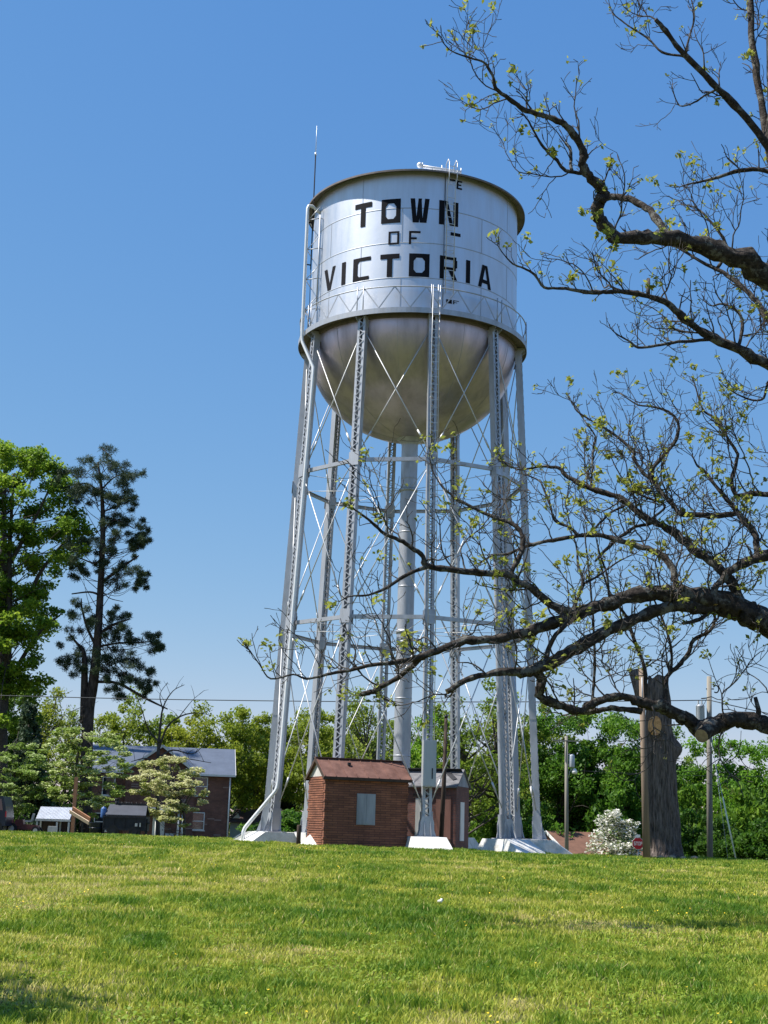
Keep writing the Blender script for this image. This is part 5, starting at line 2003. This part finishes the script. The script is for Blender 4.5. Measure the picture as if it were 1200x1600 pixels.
# dogwoods
def dogwood(label, base, Y, px0, px1, py0, py1, n, tint, col, stems, seed, tier=17, per=150, leaf=.13):
    rng = np.random.default_rng(seed)
    cl = []
    for k in range(n):
        t_ = rng.random()
        ti = round(rng.random() * tier) / tier
        py = py0 + (py1 - py0) * ti
        half = (px1 - px0) / 2 * (.35 + .65 * math.sin(PI * min(1, .18 + ti * .72)))
        cl.append(((px0 + px1) / 2 + (t_ * 2 - 1) * half, py + rng.normal() * 4, 7 + 8 * rng.random(), 3.2 + 2.2 * rng.random()))
    return clumpy('dogwood', label, 'tree', base, Y, cl, MT['dogwood'], leaf, per * 2.5, stems, 'bark', col, 1.4, 1.0, seed, 'flowering dogwoods', tint[0], tint[1], 1.6, [(q[0], q[1]) for q in stems[0]], .022)


dogwood('pale green dogwood in front of the left end of the brick house', (120, 1310), 90, 62, 200, 1146, 1268, 120, (.1, .78), (.95, 1.05, .9), [[(116, 1315, 5), (117, 1240, 4.5), (120, 1195, 3), (125, 1160, 2)], [(127, 1312, 4), (131, 1250, 3), (138, 1200, 2)]], 41)
dogwood('green dogwood at the left edge above the red tractor', (18, 1310), 92, -55, 76, 1165, 1272, 110, (.1, .72), (.8, .95, .8), [[(20, 1315, 5), (20, 1250, 4), (24, 1200, 3)]], 42)
dogwood('cream flowering dogwood in front of the brick house gable', (287, 1310), 98, 208, 324, 1186, 1278, 96, (.2, 1.0), (.92, .92, .8), [[(288, 1315, 5), (286, 1265, 4), (272, 1225, 3), (265, 1195, 2)], [(286, 1262, 3), (300, 1235, 2), (312, 1222, 1.2)]], 43)

# bare tree in front of the blue-grey roof
rngb = random.Random(5)
pb = at(247, 1310, 104)
bt = thing('bare_tree', 'thin leafless dark tree rising over the blue-grey roof', 'tree', (pb.x, 104, g(pb.x, 104)))
mb = MB()
for pl in ([(247, 1318, 7), (246, 1240, 6), (247, 1180, 5), (250, 1140, 4), (255, 1105, 2.5), (270, 1080, 1.5), (288, 1070, .8)], [(248, 1170, 4), (262, 1135, 3), (285, 1118, 2.4), (310, 1114, 1.6), (330, 1118, .8)], [(249, 1160, 3), (232, 1140, 2.4), (222, 1110, 1.4), (215, 1090, .8)], [(247, 1185, 3.5), (270, 1172, 2.5), (300, 1178, 1.6), (318, 1165, .8)], [(250, 1190, 2.5), (285, 1185, 1.6), (330, 1192, .8)], [(246, 1195, 3), (228, 1185, 2), (205, 1190, 1)], [(254, 1108, 2), (250, 1085, 1.2), (262, 1066, .7)], [(280, 1120, 1.6), (300, 1095, 1), (315, 1082, .6)]):
    pts = [tuple(at(a_, b_, 104 + rngb.uniform(-.6, .6)) - Vector(bt.location)) + (c_ / 2 * .05,) for a_, b_, c_ in pl]
    sp = smooth_path(pts, 4)
    mb.tube(sp[:, :3], list(sp[:, 3]), 6)
    for q in range(5, len(sp), 2):
        d = Vector((rngb.uniform(-1, 1), rngb.uniform(-1, 1), rngb.uniform(0, 1.2))) * .8
        a_ = Vector(sp[q][:3])
        mb.tube([a_, a_ + d * .5 + Vector((0, 0, .1)), a_ + d], [.022, .016, .009], 4)
mb.build('trunk', MT['bark'], bt)

# shade tree standing left of the picture: its crown shades the lower left lawn
shade = deciduous('lawn_tree', 'leafy lawn tree just outside the lower left corner', 'tree', 6.6, 2.0, .5, 8, MT['leaf_green'], 34, 150, .16, clump=.3, limbs=14, trunk_r=.14)
shade.location = (-7.65, 10.5, g(-7.65, 10.5))

# ------------------------------------------------------------------ THE OLD OAK (foreground right)
YO = 22.0
oakb = at(1318, 1450, YO)
oz = g(oakb.x, YO)
oak = thing('old_oak', 'old dark oak at the right with gnarled budding limbs reaching before the tower', 'tree', (oakb.x, YO, oz))
OO = Vector((oakb.x, YO, oz))
TR = [(1318, 1475, 150), (1312, 1440, 122), (1306, 1300, 108), (1300, 1150, 100), (1286, 900, 88), (1268, 650, 76), (1248, 430, 62), (1226, 250, 46), (1214, 100, 36), (1218, -60, 26), (1235, -220, 16)]
# name: (parent, dY at tip, points base -> tip (px, py, width))
LB = {
    'L5': ('T', -2.2, [(1290, 1010, 50), (1200, 972, 45), (1172, 960, 43), (1144, 949.5, 40), (1112, 937, 36), (1077, 928.5, 31), (1042, 927, 27), (1007, 928.5, 25), (976, 934, 24), (948, 942.5, 23), (920, 953, 22), (895, 963.5, 21), (864, 972, 19), (832, 984.5, 18), (805, 992, 16), (770, 1000, 14.5), (726, 1001, 13.5), (692, 1013, 11.5), (657, 1026, 10), (622, 1034.6, 8.5), (583, 1039, 6.5), (545, 1047.6, 5.5), (510, 1054, 4.5), (480, 1060.6, 3.8), (458, 1054, 3.2), (423, 1060.6, 2.6), (406, 1039, 2.2), (391, 1017, 1.6)]),
    'L6': ('L5', -1.2, [(1125, 946, 26), (1095, 949.5, 24), (1060, 946, 21), (1025, 955, 20), (990, 967, 20), (955, 983, 20), (920, 1002, 20), (885, 1023, 20), (850, 1040.5, 20), (822, 1050, 17), (800, 1050, 14), (770, 1052, 11), (727, 1063, 9.5), (698, 1081, 9)]),
    'L7': ('T', -.8, [(1300, 1165, 32), (1250, 1148, 30), (1200, 1135, 29), (1172, 1126, 28), (1147, 1124.5, 28), (1119, 1131.5, 27), (1095, 1139, 25), (1077, 1128, 23), (1056, 1114, 22), (1032, 1104, 22), (1004, 1098, 18), (980, 1089.5, 13), (955, 1089.5, 13), (930, 1097, 14), (909, 1111, 14), (885, 1105, 14), (860, 1098, 15), (843, 1086, 15), (846, 1065, 15), (839, 1047, 15)]),
    'L1': ('T', -2.5, [(1255, 475, 50), (1200, 433, 44), (1165, 408.5, 38), (1123, 394, 32), (1077, 377, 27), (1039, 372, 24), (1004, 370, 22), (966, 373, 22), (955, 366, 22), (941, 349, 21), (932, 331, 19), (937, 314, 20), (943, 303, 20), (937, 290, 18), (920, 275, 16), (910, 255.6, 14), (912, 240.5, 13), (901, 216.6, 12), (886, 197, 11), (866, 186, 9.5), (840, 178.5, 8.5), (818, 171, 8), (795, 154, 7), (775, 138, 6), (769, 117, 5), (756, 97.5, 4), (736, 91, 3.2), (706, 80, 2.4), (691, 65, 1.6)]),
    'L2': ('T', -1.5, [(1262, 600, 24), (1200, 569.5, 20), (1158, 548.5, 17), (1116, 529, 15), (1084, 510, 13), (1060, 489, 12), (1039, 471.5, 10.5), (1004, 461, 9), (976, 456, 8), (948, 456, 7.5), (927, 457.5, 7), (902, 454, 6), (878, 450.5, 5), (850, 449, 4.5), (836, 429.5, 4), (818, 419, 3.4), (801, 412, 2.8), (786, 396, 2), (778, 384, 1.5)]),
    'L3': ('T', 1.5, [(1255, 545, 14), (1200, 500, 10), (1182, 471.5, 9), (1158, 447, 8.5), (1130, 426, 7.5), (1095, 408.5, 6), (1060, 386, 5), (1042, 372, 3)]),
    'L9': ('L5', 1.2, [(1162, 952, 17), (1150, 925, 17), (1144, 911, 16.5), (1123, 886.5, 16), (1100, 869, 15.5), (1081, 856.5, 15), (1049, 828.5, 14), (1021, 816, 12.5), (997, 800.5, 11), (972, 779.5, 10), (948, 771, 9.5), (920, 762, 9), (899, 751.5, 8), (881, 741, 7), (874, 732, 6), (846, 729, 4.5), (815, 734, 3), (795, 728, 2)]),
    'L10': ('T', -.6, [(1283, 830, 24), (1230, 855, 20), (1200, 867, 18), (1168, 877.5, 16), (1140, 891.5, 14), (1130, 904, 12.5), (1116, 921.5, 10), (1118, 945, 8)]),
    'L11': ('L10', .8, [(1185, 872, 13), (1182, 853, 12), (1179, 832, 11), (1158, 807.5, 10), (1144, 790, 9), (1126, 769, 7), (1102, 737.5, 5), (1090, 728, 3.5), (1082, 712, 2)]),
    'L11b': ('L11', .6, [(1151, 802, 9), (1116, 806, 9.5), (1088, 804, 9.5), (1063, 803, 9), (1053, 790, 8), (1039, 776, 7.5), (1021, 751.5, 7), (1021, 730.5, 6.5), (1039, 709.5, 6), (1056, 688.5, 5.5), (1060, 664, 5), (1049, 646.5, 4.5), (1025, 636, 3.5), (997, 632.5, 2.6), (969, 615, 1.6)]),
    'L11c': ('T', 1.0, [(1262, 765, 12), (1200, 772.5, 10), (1175, 771, 9.5), (1151, 774, 8), (1143, 752, 7), (1151, 720, 6), (1151, 706, 5.5), (1133, 678, 5), (1116, 653.5, 4.2), (1098, 639.5, 3.4), (1088, 608, 2.4), (1084, 595, 1.6)]),
    'L12': ('L11b', .5, [(1030, 764, 7), (1025, 755, 6.5), (1004, 737.5, 6), (990, 716.5, 6), (990, 706, 5.5), (972, 688.5, 5), (948, 671, 4.5), (930, 660.5, 3.5), (902, 643, 2.4), (896, 632, 1.6)]),
    'L13': ('L5', 1.2, [(1060, 928, 14), (1056, 914.5, 13), (1053, 893.5, 12), (1039, 872.5, 12), (1018, 860, 11), (990, 851.5, 9.5), (962, 843, 8.5), (934, 836, 8), (902, 837.5, 7.5), (871, 843, 7), (843, 848, 6.5), (818, 855, 6), (794, 865.5, 5), (770, 868, 3.5), (748, 880, 2)]),
    'L13b': ('L13', .6, [(930, 877, 4), (945, 861, 5.5), (955, 851.5, 6), (976, 834, 6), (993, 823.5, 5.5), (1018, 818, 5)]),
    'L14': ('L5', -1.0, [(900, 962, 17), (888, 955, 16), (871, 949.5, 15), (850, 935.5, 14), (829, 918, 13.5), (808, 909, 13), (793, 898, 13), (758, 895, 12), (724, 893, 11), (697, 889.5, 10.5), (666, 884, 10), (661, 870, 9), (643, 855.6, 8), (624, 843.5, 7), (601, 834, 6), (582, 817, 5), (567, 805, 4), (553, 795.6, 2.8)]),
    'L14b': ('L14', -.5, [(668, 885, 8), (651, 891, 7), (624, 905, 6), (601, 920, 5), (574, 930, 4), (548, 931.6, 2.8), (530, 940, 1.8)]),
    'L5b': ('L5', .4, [(668, 1022, 10), (657, 1030, 10), (631, 1052, 9.5), (596, 1073.6, 9), (580, 1081, 9), (564, 1085, 8)]),
    'L15': ('L14', .5, [(800, 900, 7), (801, 890, 8), (811, 872.5, 8.5), (817, 851.5, 8.5), (815, 834, 8), (801, 818.6, 7.5), (774, 809, 6.5), (747, 797.5, 5.5), (716, 780, 4.5), (693, 763, 3.5), (678, 740, 2.2), (672, 725, 1.5)]),
    'L16': ('L13', .4, [(902, 837, 5.5), (892, 825, 5), (867, 813, 4.5), (860, 790, 4), (850, 765.5, 3.6), (843, 751.5, 3), (822, 742, 2)]),
    'L16b': ('L13', .4, [(926, 834, 4), (930, 825, 4), (955, 800.5, 4), (976, 790, 3.5), (985, 775, 2)]),
    'L17': ('L9', .6, [(1016, 813, 4), (1039, 790, 4), (1007, 776, 3.6), (983, 762, 3), (965, 735, 2.4), (955, 715, 1.6)]),
    'L18': ('L9', .5, [(925, 764, 4.5), (923, 758, 4.5), (925, 741, 4), (927, 699, 3.6), (930, 681, 3), (913, 657, 2.4), (899, 636, 1.8)]),
    'L19': ('L5', -.3, [(952, 941, 4.5), (951, 925, 4.2), (948, 897, 3.6), (937, 865.5, 3), (930, 835, 2), (925, 820, 1.4)]),
    'L7b': ('L7', .5, [(1040, 1106, 10), (1039, 1096, 9.5), (1042, 1058, 8), (1060, 1040.5, 7.5), (1074, 1023, 7), (1084, 1000, 6.5), (1109, 986, 6), (1117, 967, 5), (1112, 953, 3.5)]),
    'L7c': ('L7', .3, [(1010, 1100, 8), (1009, 1085, 7), (1007, 1044, 6.5), (990, 998.5, 6), (979, 963.5, 5.2), (958, 935.5, 4), (945, 905, 3), (938, 880, 2)]),
    'L7d': ('L7', .2, [(925, 1098, 6), (926, 1085, 5.5), (929, 1044, 5), (927, 967, 4), (920, 890, 3), (914, 840, 2.2), (912, 815, 1.5)]),
    'L7e': ('L7b', .3, [(1045, 1053, 5), (1049, 1040, 5), (1048, 1009, 4.5), (1035, 967, 4), (1021, 935, 3), (1012, 905, 2)]),
    'L7f': ('L7', .1, [(1003, 1112, 11), (980, 1108, 10), (955, 1107, 9.5), (930, 1111, 10), (910, 1113, 10)]),
    'L8': ('L6', .4, [(850, 1042, 9), (853, 1030, 9), (864, 998.5, 8), (888, 970.5, 7), (902, 935.5, 6), (911, 911, 5), (903, 880, 4), (900, 850, 3), (888, 825, 2)]),
    'L8b': ('L8', .5, [(909, 913, 4.5), (935, 900, 3.6), (962, 880, 2.8), (985, 868, 2)]),
    'L1b': ('L1', .9, [(1048, 373, 14), (1039, 363, 13.5), (1025, 338.5, 13), (1004, 321, 12), (983, 310.5, 11), (960, 308, 12), (943, 308, 13)]),
    'L1c': ('L1', -.4, [(918, 273, 8), (909, 271, 7.5), (884, 266.5, 6.5), (870, 251, 5.5), (853, 234, 5), (840, 216.6, 4.2), (827, 190.6, 3), (818, 180, 2)]),
    'L1d': ('L1c', .3, [(893, 268, 6), (892, 255, 6), (891, 234, 5.5), (884, 223, 5)]),
    'L2b': ('L2', -.4, [(1118, 530, 7), (1102, 531, 6), (1060, 534.5, 5.5), (1025, 540, 5), (997, 543, 4.5), (983, 533, 3.6), (965, 523, 2.4), (955, 514, 1.8)]),
    'L3b': ('L2', .5, [(1156, 547, 7), (1155, 538, 6.5), (1160, 510, 6), (1154, 489, 5), (1130, 475, 4), (1112, 478, 2.6), (1100, 470, 1.8)]),
    'U1': ('T', -.8, [(1228, 300, 18), (1205, 240, 14), (1191, 217, 13), (1156, 173, 12), (1113, 130, 10.5), (1065, 80, 9), (1040, 48, 8), (1024, 30, 7.5)]),
    'U2': ('T', 1.2, [(1225, 330, 16), (1205, 260, 13), (1191, 173, 12.5), (1182, 117, 12), (1175, 65, 11.5), (1172, 0, 11), (1168, -70, 8)]),
    'U3': ('T', .4, [(1240, 290, 9), (1196, 266.5, 8), (1157, 266.5, 7), (1122, 277, 5.5), (1095, 284, 4), (1078, 287, 2.6), (1062, 292, 1.8)]),
    'U4': ('U1', .5, [(1075, 90, 5), (1063, 87, 4.5), (1035, 82, 4), (1013, 60.7, 3.4), (983, 41, 2.8), (957, 21.7, 2)]),
    'U5': ('U1', .6, [(1120, 140, 4), (1100, 150, 3.6), (1085, 160, 3), (1062, 165, 2.5), (1050, 140, 1.8)]),
    'U6': ('U1', .3, [(1070, 85, 4), (1078, 55, 3.4), (1085, 25, 2.8), (1078, -10, 2)]),
    'U7': ('L3', .6, [(1120, 420, 6), (1135, 395, 6), (1130, 372, 5.5), (1105, 340, 4), (1088, 325, 3), (1070, 320, 2)]),
    'L20': ('T', .5, [(1255, 560, 7), (1215, 585, 5.5), (1200, 598, 5), (1193, 622, 4), (1179, 625.5, 3.6), (1161, 620, 3), (1144, 611.5, 2.4), (1130, 601, 1.8)]),
    'ST': ('L5', -.2, [(1115, 950, 7), (1105, 960, 7), (1088, 969, 7), (1067, 974, 6)]),
}
W3 = {}


def oak_pts(lst, Ya, Yb):
    """photo-traced points with depth running linearly Ya -> Yb along the limb; returns rows x,y,z,r,px,py,Y"""
    P = np.array(lst, float)
    s_ = np.concatenate([[0], np.cumsum(np.hypot(np.diff(P[:, 0]), np.diff(P[:, 1])))])
    s_ /= max(s_[-1], 1e-6)
    rows = []
    for (px, py, w_), t_ in zip(P, s_):
        Y = Ya + (Yb - Ya) * t_
        q = at(px, py, Y)
        rows.append((q.x - OO.x, q.y - OO.y, q.z - OO.z, w_ * .46 * mpp(q), px, py, Y))
    return np.array(rows)


W3['T'] = smooth_path(oak_pts(TR, YO, YO), 4)
for nm, (par, dY, pts) in LB.items():
    pr_ = W3[par]
    j = np.argmin((pr_[:, 4] - pts[0][0]) ** 2 + (pr_[:, 5] - pts[0][1]) ** 2)
    Y0_ = pr_[j, 6]
    W3[nm] = smooth_path(oak_pts(pts, Y0_, Y0_ + dY), 4)

rgo = np.random.default_rng(23)


def knobby(path, rng, amp=.06):
    """radius swellings and small sideways kinks as on an old limb"""
    q = path.copy()
    q[:, 3] = np.maximum(q[:, 3] * (1 + amp * rng.normal(size=len(q)) + amp * np.sin(np.arange(len(q)) * 1.1)), .0065)
    q[1:-1, :3] += rng.normal(size=(len(q) - 2, 3)) * q[1:-1, 3:4] * .12
    return q


def limb_mesh(path, n, rng):
    """tube with furrowed cross-section"""
    mb_ = MB()
    q = knobby(path, rng)
    mb_.tube(q[:, :3], list(q[:, 3]), n, 0, True, True, 1)
    if n >= 12:
        V_ = np.array(mb_.v)
        for i in range(len(q)):
            seg = V_[i * n:(i + 1) * n]
            c = q[i, :3]
            k = 1 + .09 * np.sin(np.arange(n) * 2 * PI / n * 5 + i * .35) + .05 * rng.normal(size=n)
            V_[i * n:(i + 1) * n] = c + (seg - c) * k[:, None]
        mb_.v = [tuple(v) for v in V_]
    return mb_


tk = W3['T']
limb_mesh(tk, 24, rgo).build('trunk', [MT['oakbark'], MT['oldcut']], oak)
limbs = {}
for nm, (par, dY, pts) in LB.items():
    wmax = max(p_[2] for p_ in pts)
    nside = 16 if wmax > 20 else (10 if wmax > 8 else 7)
    top = par == 'T'
    p_ = oak if top else limbs[par]
    while not top and p_.parent is not oak:
        p_ = p_.parent
    limbs[nm] = limb_mesh(W3[nm], nside, rgo).build('limb' if top else 'branch', [MT['oakbark'], MT['oldcut']], p_)
# sawn stub under the low limb
A = W3['L7'][np.argmin(abs(W3['L7'][:, 4] - 1112) + abs(W3['L7'][:, 5] - 1132))][:3]
e = at(1096, 1150, W3['L7'][20, 6] - .35) - OO
MB().tube([A, (Vector(A) + e) / 2, e], [.15, .12, .105], 14, 0, True, True, 1).build('stub', [MT['oakbark'], MT['oldcut']], limbs['L7'])
A = W3['L2'][np.argmin(abs(W3['L2'][:, 4] - 1011) + abs(W3['L2'][:, 5] - 461))][:3]
e = at(1013, 436, W3['L2'][20, 6]) - OO
MB().tube([A, e], [.035, .03], 8, 0, True, True, 1).build('stub', [MT['twigbark'], MT['oldcut']], limbs['L2'])
A = W3['L7'][np.argmin(abs(W3['L7'][:, 4] - 1183) + abs(W3['L7'][:, 5] - 1128))][:3]
e = at(1180, 1089, W3['L7'][12, 6]) - OO
MB().tube([A, (Vector(A) + e) / 2 + Vector((.03, 0, 0)), e], [.05, .04, .03], 8, 0, True, True, 1).build('stub', [MT['oakbark'], MT['oldcut']], limbs['L7'])

# twigs: grown from every limb, gnarled, turning up towards the light
tw = MB()
tips = []


def twig(p, d, L_, r_, lvl):
    n_ = max(4, int(L_ / .085))
    pts, dd = [np.array(p)], np.array(d) / np.linalg.norm(d)
    up = np.array([0, 0, 1.0])
    for i in range(n_):
        dd = dd + rgo.normal(size=3) * .20 + up * (.11 if lvl < 2 else .07)
        if rgo.random() < .12:
            dd = dd + rgo.normal(size=3) * .55
        dd /= np.linalg.norm(dd)
        pts.append(pts[-1] + dd * L_ / n_)
    rr_ = np.linspace(r_, max(r_ * .45, .0052), n_ + 1)
    tw.tube(pts, list(rr_), 5 if lvl == 0 else 4, cap=False)
    tips.append((pts[-1], lvl))
    if lvl < 2:
        k = max(1, int(L_ / (.17 if lvl == 0 else .17)))
        for q in range(k):
            i = rgo.integers(max(1, n_ // 5), n_)
            base = pts[i] - pts[i - 1]
            sd_ = np.cross(base, rgo.normal(size=3))
            sd_ /= max(np.linalg.norm(sd_), 1e-6)
            nd = base / np.linalg.norm(base) * .75 + sd_ * .9
            twig(pts[i], nd, L_ * (.28 + .3 * rgo.random()), rr_[i] * .72, lvl + 1)
    elif rgo.random() < .1:
        tips.append((pts[n_ // 2], lvl))


for nm, path in W3.items():
    if nm in ('T', 'L7f', 'L1b'):
        continue
    seg = np.linalg.norm(np.diff(path[:, :3], axis=0), axis=1)
    cum = np.concatenate([[0], np.cumsum(seg)])
    s_ = .25
    while s_ < cum[-1]:
        i = min(len(path) - 2, int(np.searchsorted(cum, s_)))
        r_ = path[i, 3]
        dirv = path[i + 1, :3] - path[i, :3]
        dirv /= max(np.linalg.norm(dirv), 1e-6)
        frac = s_ / cum[-1]
        thick = r_ > .09
        if not (thick and rgo.random() < .62) and not (nm[0] == 'U' and rgo.random() < .4) and path[i, 4] < 1290:
            sd_ = np.cross(dirv, rgo.normal(size=3))
            sd_ /= max(np.linalg.norm(sd_), 1e-6)
            if sd_[2] < -.2 and rgo.random() < .6:
                sd_[2] *= -1
            nd = dirv * (.25 + .7 * frac) + sd_ * .9 + np.array([0, 0, .25])
            L_ = (.35 + 1.15 * rgo.random() ** 1.7) * (1.1 if r_ > .03 else .75)
            L_ *= min(1.0, max(.42, r_ / .017))
            twig(path[i, :3], nd, L_, min(max(r_ * .4, .007), .015), 0 if L_ > .4 else 1)
        s_ += (.25 if r_ > .03 else .19) * (.5 + rgo.random())
    # the limb's own end breaks into a spray unless it was sawn off
    if path[-1, 3] < .035:
        for q in range(3):
            dirv = path[-1, :3] - path[-3, :3]
            twig(path[-1, :3], dirv / np.linalg.norm(dirv) + rgo.normal(size=3) * .5, .14 + .2 * rgo.random(), .0065, 1)
# upper crown beyond the top of the picture and to the right
for k in range(9):
    i = rgo.integers(int(len(tk) * .55), len(tk) - 1)
    ang = rgo.random() * 6.28
    d = np.array([abs(math.cos(ang)) * .8 + .1, math.sin(ang), .7])
    twig(tk[i, :3], d, 1.6 + 1.2 * rgo.random(), .03, 0)
tw.build('twig', MT['twigbark'], oak)['kind'] = 'stuff'
print('twig verts', len(tw.v), 'tips', len(tips))

# bud and leaf clusters at the tips
cs, sz = [], []
for p, lvl in tips:
    if rgo.random() < .17:
        big = rgo.random() < .2
        n_ = rgo.integers(9, 18) if big else rgo.integers(3, 8)
        s_ = .06 if big else .028
        for q in range(n_):
            cs.append(p + rgo.normal(size=3) * s_ * .8 + np.array([0, 0, .01]))
            sz.append((.055 if big else .038) * (.7 + .6 * rgo.random()))
cs = np.array(cs)
V = leaf_quads(cs, np.array(sz), rgo, .3, 1.8)
fast_mesh('foliage', V, 4, MT['leaf_bud'], rgo.random(len(cs)), oak)
